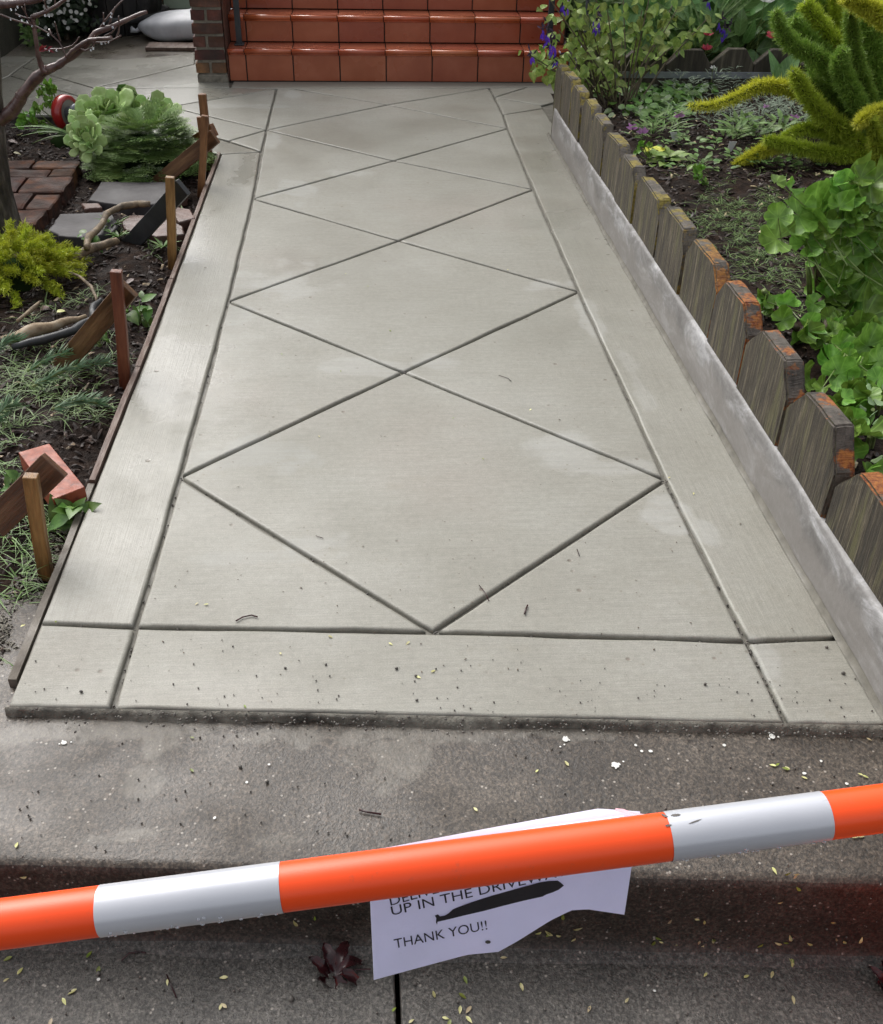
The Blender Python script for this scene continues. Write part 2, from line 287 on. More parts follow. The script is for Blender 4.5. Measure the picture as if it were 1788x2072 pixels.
_t = M['orange'].node_tree; _b = _t.nodes['Principled BSDF']; _l = _b.inputs['Base Color'].links[0].from_socket; _p = coords(_t); _d = ramp(_t, nz(_t, _p, 55, 5, .8), [(.60, 0.), (.72, .4)])
_t.links.new(mixc(_t, _d, _l, (.55, .10, .05)), _b.inputs['Base Color'])
def tape_mat():
    m, t, b = newmat('white reflective tape'); pos = coords(t)
    c = ramp(t, nz(t, pos, 6, 3), [(.3, (.49, .505, .55)), (.7, (.58, .59, .635))]); c = mixc(t, ramp(t, nz(t, coords(t, (1, 4, 4)), 9, 4, .7), [(.66, 0.), (.70, .5)]), c, (.3, .29, .27))
    t.links.new(c, b.inputs['Base Color']); b.inputs['Roughness'].default_value = .28; b.inputs['Metallic'].default_value = .15; b.inputs['Coat Weight'].default_value = .6; b.inputs['Coat Roughness'].default_value = .15
    bump(t, b, nz(t, pos, 300, 2), .05, .001); return m
M['tape'] = tape_mat()
M['wheelred'] = pm('red wheel tread', (.30, .012, .012), (.42, .025, .022), scale=8, rough=(.2, .4), bs=.1, rnd=0, coat=.5)
M['wheelgrey'] = pm('grey cast hub', (.10, .115, .13), (.2, .22, .24), scale=14, rough=(.3, .5), bs=.2, rnd=0, metal=.3)
M['wheelface'] = pm('wheel disc', (.2, .18, .16), (.32, .3, .27), scale=14, rough=(.3, .5), bs=.2, rnd=0)
def leafmat(name, c1, c2, rnd=.3, rough=.35, veins=0, trans=.15, scale=40, hue=0.):
    m, t, b = newmat(name); pos = coords(t)
    col = ramp(t, nz(t, pos, scale, 3), [(.35, c1), (.65, c2)])
    oi = t.nodes.new('ShaderNodeObjectInfo'); hsv = t.nodes.new('ShaderNodeHueSaturation')
    t.links.new(mth(t, 'MULTIPLY_ADD', oi.outputs['Random'], 2*rnd, 1-rnd), hsv.inputs['Value'])
    t.links.new(mth(t, 'MULTIPLY_ADD', oi.outputs['Random'], rnd*.1, .5-rnd*.05), hsv.inputs['Hue']); t.links.new(col, hsv.inputs['Color']); col = hsv.outputs[0]
    if veins:
        tc = t.nodes.new('ShaderNodeTexCoord'); sep = t.nodes.new('ShaderNodeSeparateXYZ'); t.links.new(tc.outputs['Object'], sep.inputs[0])
        if veins == 'fan':
            an = mth(t, 'ARCTAN2', sep.outputs[0], sep.outputs[1]); wv = mth(t, 'COSINE', mth(t, 'MULTIPLY', an, 8.))
        else:
            ax = mth(t, 'ABSOLUTE', sep.outputs[0]); wv = mth(t, 'MAXIMUM', mth(t, 'COSINE', mth(t, 'MULTIPLY', mth(t, 'SUBTRACT', sep.outputs[1], ax), 45.)), ramp(t, ax, [(.015, 1.), (.03, 0.)]))
        col = mixc(t, ramp(t, wv, [(.9, 0.), (.99, .3)]), col, tuple(min(1, k*1.9) for k in c2)); 
    t.links.new(col, b.inputs['Base Color']); b.inputs['Roughness'].default_value = rough
    if trans:
        tr = t.nodes.new('ShaderNodeBsdfTranslucent'); t.links.new(col, tr.inputs[0]); ms = t.nodes.new('ShaderNodeMixShader'); ms.inputs[0].default_value = trans
        out = t.nodes['Material Output']; t.links.new(b.outputs[0], ms.inputs[1]); t.links.new(tr.outputs[0], ms.inputs[2]); t.links.new(ms.outputs[0], out.inputs[0])
    return m
M['pel'] = leafmat('pelargonium leaf', (.11, .23, .025), (.23, .41, .07), .35, .42, 'fan', .18)
M['jade'] = leafmat('fleshy grey green leaf', (.13, .21, .09), (.2, .3, .14), .25, .5, 0, .1)
M['aeo'] = leafmat('aeonium leaf', (.34, .50, .15), (.52, .68, .30), .25, .45, 0, .2, 30)
M['aeo2'] = leafmat('aeonium upper leaf', (.085, .19, .035), (.14, .27, .06), .25, .42, 0, .15, 30)
M['fern'] = leafmat('feathery leaf', (.11, .19, .045), (.24, .36, .11), .2, .5, 0, .2, 60)
M['fernlight'] = leafmat('feathery leaf pale', (.15, .24, .05), (.26, .36, .09), .2, .5, 0, .2, 60)
M['grass'] = leafmat('grass blade', (.07, .14, .03), (.20, .32, .09), .25, .5, 0, .2, 50)
M['greygrass'] = leafmat('blue green spurge', (.07, .14, .06), (.17, .27, .15), .25, .5, 0, .15, 50)
M['silver'] = leafmat('silvery leaf', (.10, .14, .09), (.22, .27, .19), .25, .6, 0, .1, 60)
M['cover'] = leafmat('round ground cover leaf', (.05, .12, .018), (.13, .25, .045), .3, .4, 0, .2, 45)
M['yelgreen'] = leafmat('yellow green heather', (.32, .38, .02), (.55, .60, .05), .2, .55, 0, .25, 60)
M['fox1'] = leafmat('foxtail needle yellow', (.52, .55, .04), (.80, .80, .12), .12, .5, 0, .25, 90)
M['fox2'] = leafmat('foxtail needle olive', (.32, .41, .03), (.56, .64, .08), .12, .5, 0, .2, 90)
M['fox3'] = leafmat('foxtail needle green', (.17, .31, .04), (.36, .52, .10), .12, .5, 0, .2, 90)
M['foxcore'] = leafmat('foxtail stem', (.07, .10, .015), (.14, .18, .025), .1, .6, 0, 0, 60)
M['salvia'] = leafmat('salvia leaf', (.14, .22, .04), (.32, .40, .10), .4, .5, 'rib', .25)
M['calla'] = leafmat('broad leaf', (.085, .19, .045), (.17, .31, .10), .3, .3, 'rib', .2, 12)
M['ivy'] = leafmat('background leaf', (.09, .17, .045), (.21, .32, .10), .35, .45, 0, .2, 20)
M['darkleaf'] = leafmat('small dark leaf', (.012, .025, .010), (.03, .055, .02), .3, .5, 0, .1, 30)
M['redleaf'] = leafmat('dark red leaf', (.16, .012, .02), (.25, .03, .04), .15, .3, 0, .15)
M['maroon'] = leafmat('wet maroon leaf', (.018, .004, .006), (.05, .012, .014), .1, .22, 0, .05, 40)
M['purple'] = leafmat('purple flower', (.08, .02, .42), (.15, .05, .6), .2, .5, 0, .2)
M['calyx'] = leafmat('dark calyx', (.02, .01, .03), (.05, .02, .05), .2, .5, 0, 0)
M['pinkfl'] = leafmat('pink flower', (.6, .05, .10), (.8, .14, .2), .15, .5, 0, .2)
M['lilac'] = leafmat('lilac flower', (.5, .2, .5), (.65, .35, .65), .15, .5, 0, .2)
M['whitefl'] = leafmat('white flower', (.7, .7, .66), (.82, .82, .78), .05, .5, 0, .2)
M['leaflet'] = leafmat('fallen yellow leaflet', (.40, .39, .13), (.68, .64, .34), .35, .4, 0, .15, 60)
M['leaflet_olive'] = leafmat('fallen olive leaflet', (.12, .17, .02), (.24, .28, .05), .3, .4, 0, .15, 60)
M['leaflet_tan'] = leafmat('fallen tan leaflet', (.34, .27, .14), (.5, .42, .25), .3, .4, 0, .1, 60)
M['stem'] = leafmat('green stem', (.10, .15, .035), (.19, .24, .075), .2, .5, 0, 0, 40)
M['wstem'] = leafmat('woody stem', (.05, .035, .02), (.13, .10, .06), .2, .6, 0, 0, 60)
M['tagw'] = pm('white plastic', (.66, .67, .69), (.78, .78, .8), scale=9, rough=(.4, .6), bs=0, rnd=0)
M['rearwood'] = pm('dark wet picket wood', (.028, .023, .016), (.06, .05, .035), (.13, .11, .08), scale=3, rough=(.5, .75), bs=.6, bscale=10, stretch=(14, 14, 1.5), rnd=.2)
M['pinkpot'] = pm('pale pink glaze', (.45, .33, .40), (.55, .42, .50), scale=4, rough=(.3, .5), bs=.1, rnd=0)
M['scuff'] = pm('grey scuff', (.06, .055, .05), (.12, .11, .10), scale=60, rough=(.5, .8), bs=.1, rnd=0)
M['pebble'] = pm('grit stone', (.05, .045, .04), (.13, .12, .105), scale=90, rough=(.5, .8), bs=0, rnd=0)
M['fleck'] = pm('soil fleck', (.05, .034, .022), (.12, .085, .055), scale=90, rough=(.5, .8), bs=0, rnd=0)
def picket_mat():
    m, t, b = newmat('weathered picket wood'); oi = t.nodes.new('ShaderNodeObjectInfo'); pos = coords(t)
    g = nz(t, coords(t, (9, 75, 5)), 1.3, 8, .78, .4); c = ramp(t, g, [(.30, (.008, .006, .003)), (.43, (.034, .026, .014)), (.55, (.080, .064, .038)), (.70, (.27, .23, .155))])
    big = nz(t, coords(t, (1, 3, 1.2)), 3., 4); c = mixc(t, ramp(t, big, [(.42, 0.), (.66, .45)]), c, (.30, .24, .16), 'MULTIPLY')
    fs = nz(t, coords(t, (12, 190, 7)), 1., 4, .7); c = mixc(t, .55, c, ramp(t, fs, [(.36, .08), (.5, .42), (.64, .95)]), 'OVERLAY')
    gr = nz(t, coords(t, (1, 22, 3)), 1., 4, .7); c = mixc(t, ramp(t, gr, [(.52, 0.), (.66, .65)]), c, (.13, .125, .04))
    ge = t.nodes.new('ShaderNodeNewGeometry'); sep = t.nodes.new('ShaderNodeSeparateXYZ'); t.links.new(ge.outputs['True Normal'], sep.inputs[0])
    top = ramp(t, mth(t, 'ABSOLUTE', sep.outputs[0]), [(.3, 1.), (.6, 0.)])
    tp = ramp(t, nz(t, pos, 30, 5, .7), [(.3, (.03, .024, .018)), (.7, (.17, .145, .12))]); rings = nz(t, coords(t, (140, 20, 60)), 1., 4); tp = mixc(t, .3, tp, ramp(t, rings, [(.3, .1), (.7, .8)]), 'OVERLAY')
    c = mixc(t, top, c, tp)
    lm = mth(t, 'MULTIPLY', top, ramp(t, mth(t, 'ADD', nz(t, pos, 14, 5, .7), mth(t, 'MULTIPLY', oi.outputs['Random'], .08)), [(.50, 0.), (.56, 1.)]))
    sy = t.nodes.new('ShaderNodeSeparateXYZ'); t.links.new(pos, sy.inputs[0]); far = ramp(t, mth(t, 'MULTIPLY', sy.outputs[1], .2), [(.5, 0.), (.62, 1.)])
    lc = mixc(t, far, ramp(t, nz(t, pos, 90, 4), [(.35, (.17, .035, .008)), (.6, (.42, .15, .025))]), ramp(t, nz(t, pos, 90, 4), [(.35, (.12, .09, .01)), (.6, (.28, .22, .03))])); c = mixc(t, lm, c, lc)
    t.links.new(c, b.inputs['Base Color']); b.inputs['Roughness'].default_value = .62
    g2_ = nz(t, coords(t, (12, 190, 7)), 1., 4, .7); p1 = bump(t, b, mth(t, 'ADD', g, mth(t, 'MULTIPLY', g2_, .6)), 1., .008); bump(t, b, nz(t, pos, 90, 4, .7), .35, .003, p1); return m
M['picket'] = picket_mat()

# ================================================================ SETTING: ground
gm = MB(); gm.add([(-60, -40, -.32), (60, -40, -.32), (60, 80, -.32), (-60, 80, -.32)], [(0, 1, 2, 3)]); struct(gm.build('ground', M['soil']))
xl = lambda y: -.668-.018*max(0, min(1, (2.9-y)/1.45))
SK = -.081                                         # the sidewalk runs a little skew to the path
def skew(x, y): return (x, y+SK*x)
XL, XR = -.668, .958
# new concrete walkway: sunken base, panels proud of tooled joints
walk = thing('concrete_walkway', None, None); struct(walk); walk['label'] = 'new pale broomed concrete walkway with diamond joints'
base_pts = [P(-250, 105), P(466, 105), P(466, 166)]
front_y = lambda x: 1.338+SK*x
bz = -.011
poly = [(-.6855, front_y(XL)+.002), (XR, front_y(XR)), (XR, 5.36), (1.28, 5.4), (1.28, 6.62), (-.93, 6.62), (-.93, 7.3), (-4.2, 7.3), (-4.2, 5.62), tuple(P(100, 228))[:2], tuple(P(330, 285))[:2], (XL, P(447, 314).y), (XL, 2.9)]
bm = bmesh.new(); vs = [bm.verts.new((x, y, bz)) for x, y in poly]; fc = bm.faces.new(vs); r = bmesh.ops.extrude_face_region(bm, geom=[fc])
for v in [e for e in r['geom'] if isinstance(e, bmesh.types.BMVert)]: v.co.z = -.07
bmesh.ops.recalc_face_normals(bm, faces=bm.faces[:]); bmesh.ops.triangulate(bm, faces=bm.faces[:])
me = bpy.data.meshes.new('base_slab'); bm.to_mesh(me); bm.free(); obj('base_slab', me, M['groove'], walk)
def inset(pts, d):
    n = len(pts); area = sum(pts[i][0]*pts[(i+1) % n][1]-pts[(i+1) % n][0]*pts[i][1] for i in range(n))
    if area < 0: pts = pts[::-1]
    out = []
    for i in range(n):
        a, b, c = Vector(pts[i-1][:2]), Vector(pts[i][:2]), Vector(pts[(i+1) % n][:2])
        e1 = (b-a).normalized(); e2 = (c-b).normalized(); n1 = Vector((-e1.y, e1.x)); n2 = Vector((-e2.y, e2.x))
        k = n1+n2; den = max(.25, 1+n1.dot(n2)); out.append(b+k*(d/den))
    return out
def densify(pts, step=.035):
    out = []
    for i in range(len(pts)):
        a = Vector(pts[i][:2]); b = Vector(pts[(i+1) % len(pts)][:2]); L = (b-a).length; k = max(1, int(L/step))
        for j in range(k): out.append(a.lerp(b, j/k))
    return out
def panel(pts, mat, gw=.0052):
    pts = [tuple(p)[:2] for p in pts]; p0 = densify(inset(pts, gw))
    wob = lambda p, s: Vector((p.x+noise.noise(Vector((p.x*6+s, p.y*6, s)))*.0034+noise.noise(Vector((p.x*38, p.y*38, s)))*.0009, p.y+noise.noise(Vector((p.x*6, p.y*6+s, 5+s)))*.0034+noise.noise(Vector((p.x*38, p.y*38, 3+s)))*.0009))
    s = random.random()*40; p0 = [wob(p, s) for p in p0]
    n = len(p0); rings = [(0, -.0145), (0, -.006), (.0012, -.0026), (.0034, -.0006), (.0075, 0)]
    P0 = [tuple(p) for p in p0]; vs = []; fs = []
    for d, z in rings:
        r = inset(P0, d) if d else [Vector(p) for p in (P0 if sum(P0[i][0]*P0[(i+1) % n][1]-P0[(i+1) % n][0]*P0[i][1] for i in range(n)) > 0 else P0[::-1])]
        vs += [(p.x, p.y, z) for p in r]
    for k in range(len(rings)-1):
        for i in range(n): fs.append((k*n+i, k*n+(i+1) % n, (k+1)*n+(i+1) % n, (k+1)*n+i))
    fs.append(tuple((len(rings)-1)*n+i for i in range(n)))
    me = mesh('panel', vs, fs); o = obj('panel', me, mat, walk)
    for q in me.polygons[:-1]: q.use_smooth = True
    return o
px = lambda *a: [P(*q) for q in a]
L0, L1, L2, L3, L4, L5, L6 = px((233, 1418), (275, 1268), (365, 965), (462, 610), (513, 402), (540, 263), (560, 180))
R0, R1, R2, R3, R4, R5, R6 = px((1582, 1442), (1512, 1297), (1347, 970), (1172, 590), (1080, 383), (1028, 260), (990, 178))
C1, C2, C3, C4, C5 = px((876, 1278), (817, 753), (807, 487), (797, 325), (784, 212))
V2 = lambda x, y: Vector((x, y, 0))
ly = P(275, 1268).y; E1 = V2(xl(ly), ly+.02); ER = V2(XR, R1.y+.0)
L0 = V2(L0.x, front_y(L0.x)); R0 = V2(R0.x, front_y(R0.x))
FLc, FRc = V2(xl(1.39), front_y(xl(1.39))), V2(XR, front_y(XR))
Bq = P(529, 307); Cq = P(463, 285); Vq = P(343, 216); Dq = P(273, 228); Hq = P(190, 178); a_ = P(466, 177)
TL = P(596, 180)
cx, cy, cw = M['conc_x'], M['conc_y'], M['conc_wet']
panel([FLc, L0, L1, E1], cx); panel([L0, R0, R1, C1, L1], cx); panel([R0, FRc, ER, R1], cx)
panel([L1, C1, L2], cx); panel([C1, R1, R2], cx); panel([C1, R2, C2, L2], cx)
panel([L2, C2, L3], cx); panel([C2, R2, R3], cx); panel([C2, R3, C3, L3], cx)
panel([L3, C3, L4], cx); panel([C3, R3, R4], cx); panel([C3, R4, C4, L4], cx)
panel([L4, C4, L5], cx); panel([C4, R4, R5], cx); panel([C4, R5, C5, L5], cx)
panel([L5, C5, TL, L6], cx); panel([C5, R5, P(1018, 232), P(1001, 197), R6], cx); panel([C5, R6, TL], cx)
panel([E1, L1, L2, L3, L4, Bq, P(447, 312), V2(XL, 2.9)], cy)
yb = lambda x: a_.y+(x-a_.x)*.006
R7 = P(1001, 197); Rf = P(1018, 232)
panel([ER, V2(XR, 5.30), V2(1.02, 5.36), V2(1.02, P(1128, 219).y), Rf, R5, R4, R3, R2, R1], cy)
panel([Rf, V2(1.02, P(1128, 219).y), V2(1.02, P(1128, 213).y), R7], cx)
panel([R7, V2(1.02, P(1128, 213).y), V2(1.26, P(1150, 195).y), V2(1.26, yb(1.2)), P(1068, 176)], cx)
panel([R6, R7, P(1068, 176)], cx)
yF = 6.505
panel([a_, L6, TL, R6, P(1068, 176), V2(1.26, yb(1.2)), V2(1.26, yF+.03), V2(a_.x, yF)], cx)
panel([L5, L6, Vq], cx); panel([Hq, Vq, L6, a_], cw); panel([Vq, Dq, P(357, 255), Cq, L5], cx); panel([L5, Cq, Bq], cx)
panel([P(44, 135), P(20, 153), Dq, Vq, Hq], cw)
panel([P(20, 153), P(0, 161), P(-160, 245), P(-160, 280) , P(-10, 232), P(100, 232), P(330, 292), P(447, 312), Bq, P(357, 255), Dq], cw)
panel([P(75, 114), P(240, 120), P(396, 108), P(396, 129), Hq, P(44, 135)], cw)
panel([Hq, P(396, 129), P(466, 117), a_], cw)
panel([P(75, 114), P(44, 135), P(20, 153), P(0, 161), P(-160, 245), P(-160, 113), P(0, 113)], cw)
m = MB(); q = [P(-220, 117), P(240, 124), P(396, 112), P(470, 106)]; m.add([(p.x, p.y-.0, -.004) for p in q]+[(1.2, 9.5, -.004), (-6, 9.5, -.004)], [tuple(range(6))]); struct(m.build('old_pavement', M['old']))
bbox('loose_plank', P(305, 90).x, P(396, 90).x+.3, P(380, 103).y, P(380, 92).y, -.002, .02, M['form'], None, .004); tag(bpy.data.objects['loose_plank'], 'flat weathered board lying under the white sandbag beside the brick pillar', 'board')
# landing with rounded nosing, riser, sidewalk
def profile_sheet(name, prof, x0, x1, nx, mat, amp=0.):
    v = []; f = []
    for i in range(nx+1):
        x = x0+(x1-x0)*i/nx
        for (y, z) in prof:
            yy = y+SK*x+noise.noise(Vector((x*6, z*20, 3)))*amp; v.append((x, yy, z+noise.noise(Vector((x*5, y*9, 8)))*amp*.5))
    k = len(prof)
    for i in range(nx):
        for j in range(k-1): f.append((i*k+j, i*k+j+1, (i+1)*k+j+1, (i+1)*k+j))
    me = mesh(name, v, f); o = obj(name, me, mat, None, None, True); return o
yr = 1.043-.034; zl = -.02; rr = .022
arc = [(yr+rr-rr*math.sin(a), zl-rr+rr*math.cos(a)) for a in [i*math.pi/2/6 for i in range(7)]]
landing = profile_sheet('landing_slab', [(1.75, zl-.045), (1.40, zl-.004), (1.30, zl), (1.2, zl), (1.12, zl)]+arc[:4], -5, 5, 220, M['landing'], .003); struct(landing)
riser = profile_sheet('step_riser', arc[3:]+[(yr-.002, -.08), (yr-.004, -.14), (yr-.008, -.188), (yr-.02, -.1985), (yr-.05, -.202)], -5, 5, 220, M['riser'], .003); struct(riser)
sw = thing('sidewalk', None, None); struct(sw); sw['label'] = 'dark wet public sidewalk below the step'
def slab(x0, x1, y0, y1, nm='paving_slab'):
    pts = [skew(x0, y0), skew(x1, y0), skew(x1, y1), skew(x0, y1)]
    prism_poly(nm, pts, -.26, -.2, .004, M['walk'], sw)
ys = yr-.012
for i in range(-4, 4):
    xa = .0+i*1.5; slab(xa+.029-.0+(.0), xa+1.5+.021, -1.2, ys)
    slab(xa+.029, xa+1.5+.021, -2.7, -1.208)
v = []; nn2 = 260
for i in range(nn2+1):
    x = -.69+(.965+.69)*i/nn2; n1 = noise.noise(Vector((x*4, 0, 0))); n2 = noise.noise(Vector((x*22, 3, 0))); n3 = noise.noise(Vector((x*60, 9, 0))); fy = front_y(x)
    v += [(x, fy+.0045, -.0035), (x, fy-.001-.003*n2, -.005-.003*abs(n3)), (x, fy-.004-.005*max(-.6, n1)-.003*n3, -.011+.004*n2), (x, fy-.008-.010*max(-.7, n1)-.006*n2-.003*n3, -.0225)]
ed_ = obj('slab_edge', mesh('slab_edge', v, [(i*4+k, i*4+k+1, (i+1)*4+k+1, (i+1)*4+k) for i in range(nn2) for k in range(3)]), M['edge'], walk, None, True)
lip = profile_sheet('joint_lip', [(ys+.004, -.192), (ys-.004, -.1955), (ys-.014, -.1975), (ys-.026, -.1998), (ys-.030, -.202)], -5, 5, 500, M['walk'], .006); par(lip, sw)
# curb along the right side
cm = MB(); path = [(.958, 1.02), (.958, 2), (.958, 3), (.957, 4), (.958, 5.1), (.960, 5.24), (.972, 5.33), (1.0, 5.39), (1.03, 5.42)]
pp = [Vector(a) for a in path]; den = []
for a, b in zip(pp[:-1], pp[1:]):
    k = max(1, int((b-a).length/.06)); den += [a.lerp(b, j/k) for j in range(k)]
den.append(pp[-1]); prof = [(0, -.06), (0, .0), (.0015, .05), (.003, .10), (.005, .138), (.011, .146), (.05, .148), (.06, .05)]; v = []
for i, p in enumerate(den):
    t_ = (den[min(i+1, len(den)-1)]-den[max(i-1, 0)]).normalized(); nn_ = Vector((t_.y, -t_.x))
    for d, z in prof:
        w_ = noise.noise(Vector((p.y*5, z*6, 1)))*.002; q = p+nn_*(d+w_) - nn_*0; v.append((q.x, q.y, z+noise.noise(Vector((p.y*4, 0, 9)))*.0015))
k = len(prof); cm.add(v, [(i*k+j, (i+1)*k+j, (i+1)*k+j+1, i*k+j+1) for i in range(len(den)-1) for j in range(k-1)])
curb = cm.build('curb', M['curb'], None, True); tag(curb, 'grey cast concrete curb along the right edge of the new walkway', 'curb')
m = MB()                                            # cement fillet at the foot of the curb
v = []
for i in range(90):
    y = 1.2+i*.0465
    for d, z in ((-.010-.006*noise.noise(Vector((0, y*7, 0))), .0005), (-.004, .004), (0, .014+.006*noise.noise(Vector((3, y*6, 0))))): v.append((XR+d, y, z))
m.add(v, [(i*3+j, (i+1)*3+j, (i+1)*3+j+1, i*3+j+1) for i in range(89) for j in range(2)]); fl = m.build('mortar_fillet', M['groove'], None, True); par(fl, curb)
# planting beds
def bed(name, x0, x1, y0, y1, zf, nx, ny):
    v = []; f = []
    for j in range(ny+1):
        for i in range(nx+1):
            x = x0+(x1-x0)*(i/nx)**1.4 if x1 > x0 else x0+(x1-x0)*(i/nx)**1.4; y = y0+(y1-y0)*j/ny; v.append((x, y, zf(x, y)))
    for j in range(ny):
        for i in range(nx):
            a = j*(nx+1)+i; q = (a, a+1, a+nx+2, a+nx+1); f.append(q if x1 > x0 else q[::-1])
    o = obj(name, mesh(name, v, f), M['soil'], None, None, True); return struct(o)
B1, B2, B3 = P(100, 230), P(330, 288), P(447, 312)
def bed_edge(x):
    if x < B1.x: return B1.y
    if x < B2.x: return B1.y+(B2.y-B1.y)*(x-B1.x)/(B2.x-B1.x)
    return B2.y+(B3.y-B2.y)*(x-B2.x)/(B3.x-B2.x)
def zleft(x, y):
    n = noise.noise(Vector((x*3.1, y*3.1, 0)))*.022+noise.noise(Vector((x*11, y*11, 2)))*.012+noise.noise(Vector((x*34, y*34, 5)))*.006
    z = -.035+n; d = -.69-x
    if d < .16: z -= .03*(1-d/.16)**1
    if y > bed_edge(x)-.1: z -= .08*min(1, (y-bed_edge(x)+.1)/.12)
    if y < 1.75: z = z*(y-1.25)/.5+(-.028+n*.3)*(1-(y-1.25)/.5) if y > 1.25 else -.06
    return z
ZR = .12
def zright(x, y):
    n = noise.noise(Vector((x*2.6, y*2.6, 7)))*.025+noise.noise(Vector((x*11, y*11, 4)))*.012+noise.noise(Vector((x*34, y*34, 6)))*.006
    return ZR+n+max(0, (y-5.8))*.05
bed('garden_soil', -.692, -5.5, 1.36, 6.3, zleft, 150, 210)
bed('garden_bed_soil', 1.02, 7.0, 1.0, 5.72, zright, 150, 200)
bed('rear_bed_soil', 1.30, 7.0, 5.82, 10., zright, 60, 60)
m = MB(); m.box(.99, 7, .96, 1.01, -.2, .17); o = m.build('bed_end_wall', M['curb']); tag(o, 'low grey concrete wall closing the near end of the right planting bed', 'wall')
# form boards on the left edge
fb = thing('form_boards', 'thin brown wooden form boards standing along the left edge of the new walkway', 'form board', (-.69, 2.5, -.05))
ys_ = [1.47, 2.16, 2.78, 3.45, P(447, 312).y+.03]
for i in range(4):
    bb = MB(); y0, y1 = ys_[i]+.002, ys_[i+1]-.002; v = []
    n = 10
    for j in range(n+1):
        y = y0+(y1-y0)*j/n; w_ = noise.noise(Vector((0, y*3, i)))*.003; tz = (-.006 if i == 0 else .002)+noise.noise(Vector((0, y*6, 3+i)))*.003
        X_ = xl(y); v += [(X_-.003+w_*.3, y, -.09), (X_-.003+w_*.3, y, tz), (X_-.018+w_, y, tz+.001), (X_-.018+w_, y, -.09)]
    bb.add(v, [(j*4+k, j*4+(k+1) % 4, (j+1)*4+(k+1) % 4, (j+1)*4+k) for j in range(n) for k in range(4)]+[(0, 3, 2, 1), (n*4, n*4+1, n*4+2, n*4+3)]); bb.build('board', M['form'] if i else M['formgrey'], fb)

# ================================================================ STAIRS
st = thing('tiled_staircase', 'terracotta tiled steps with rounded nosings at the end of the walkway', 'staircase', (.24, 6.5, 0))
SX0, SX1 = -.772, 1.262; joints = [-.772, -.668]+[-.668+.2755*i for i in range(1, 8)]+[1.262]
rises = [.183, .152, .152, .16, .16, .17]; treads = [.19, .19, .24, .28, .28]
z = 0; y = 6.505
for s in range(6):
    h = rises[s]; zt = z+h; tr = treads[s] if s < 5 else 1.1
    bbox('step_core', SX0, SX1, y+.010, 8.42, z-(.05 if s == 0 else 0), zt-.008, M['grout'], st, 0)
    off = -.004*s
    for a, b_ in zip(joints[:-1], joints[1:]):
        a2, b2 = a+off*(a > SX0), b_+off*(b_ < SX1)
        if b2-a2 < .02: continue
        bbox('riser_tile', a2+.0035, b2-.0035, y, y+.012, z+.004, zt-.036, M['tile'], st, .0025)
        # nosing: round bull nose with a small lip under it
        a3, b3 = a2+.0025-.006*(a2 > SX0), b2-.0025-.006*(b2 < SX1); pr = []
        for k in range(9): an = -math.pi/2+math.pi*k/8; pr.append((y-.006-.0135*math.cos(an), zt-.0145+.0135*math.sin(an)))
        pr = [(y+.012, zt-.036), (y-.005, zt-.036), (y-.008, zt-.033), (y-.005, zt-.0285)]+pr+[(y+.012, zt-.001)]
        nb = MB(); n = len(pr); nb.add([(a3, p[0], p[1]) for p in pr]+[(b3, p[0], p[1]) for p in pr], [(i, (i+1) % n, n+(i+1) % n, n+i) for i in range(n)]+[tuple(range(n))[::-1], tuple(range(n, 2*n))])
        o = nb.build('nosing_tile', M['nose'], st, True); o.data.polygons[-1].use_smooth = False; o.data.polygons[-2].use_smooth = False
        if s < 5 and tr > .05: bbox('tread_tile', a2+.003, b2-.003, y+.015, y+tr-.002, zt-.01, zt-.001, M['tile'], st, .001)
    z = zt; y += tr
def rail(x, label):
    t_ = thing('railing', label, 'railing', (x, 6.6, .183)); m = MB(); m.box(x-.016, x+.016, 6.59, 6.622, .185, 1.25); m.build('post', M['iron'], t_)
    bbox('base_plate', x-.028, x+.028, 6.575, 6.638, .1835, .192, M['iron'], t_, .002)
    m = MB(); m.tube([(x, 6.6, 1.26), (x, 7.55, 1.95)], .02, 8); m.build('handrail', M['iron'], t_); m = MB(); m.box(x-.016, x+.016, 7.5, 7.53, .98, 1.94); m.build('post', M['iron'], t_)
rail(P(485, 165).x*.995+.005, 'dark grey square railing post at the left side of the tiled steps'); rail(Q(1112, 80, 6.6).x, 'dark grey square railing post at the right of the tiled steps behind purple flowers')
# brick pillar
pl = thing('brick_pillar', 'old clinker brick pillar with sandy mortar at the left of the tiled steps', 'pillar', (-.87, 6.55, 0))
px0, px1, pyf, pyb = -.955, -.782, 6.475, 7.0
bbox('mortar_core', px0+.008, px1-.004, pyf+.008, pyb, -.02, 2.2, M['mortar'], pl, 0)
brick_mes = [rough_block('brick', 1, .6, 1, .03, 1, .03, s*3.3, 3) for s in range(5)]
for r_ in range(30):
    z0 = .052+r_*.0705; odd = r_ % 2; split = [(px0, px1)] if odd else [(px0, px0+.078), (px0+.092, px1)]
    if r_ % 4 == 2: split = [(px0, px0+.07), (px0+.083, px1)]
    for a, b_ in split:
        j = (random.random()-.5)*.008; Mx = Matrix.Translation(((a+b_)/2+j*.5-(.003), pyf+.05+j, z0+.0275))@Euler((0, (random.random()-.5)*.04, 0)).to_matrix().to_4x4()@Matrix.Diagonal(((b_-a)*1.0, .17, .054+random.random()*.004, 1))
        obj('brick', random.choice(brick_mes), M['brick'], pl, Mx)
m = MB(); m.box(px0-.002, px1+.002, pyf-.004, pyf+.1, -.01, .045); me = mesh('footing', m.v, m.f); obj('footing', bevel_me(me, .01), M['mortar'], pl)
bbox('edge_strip', px1+.001, SX0-.0005, 6.50, 6.9, 0, 2.2, M['brick'], pl, .001)
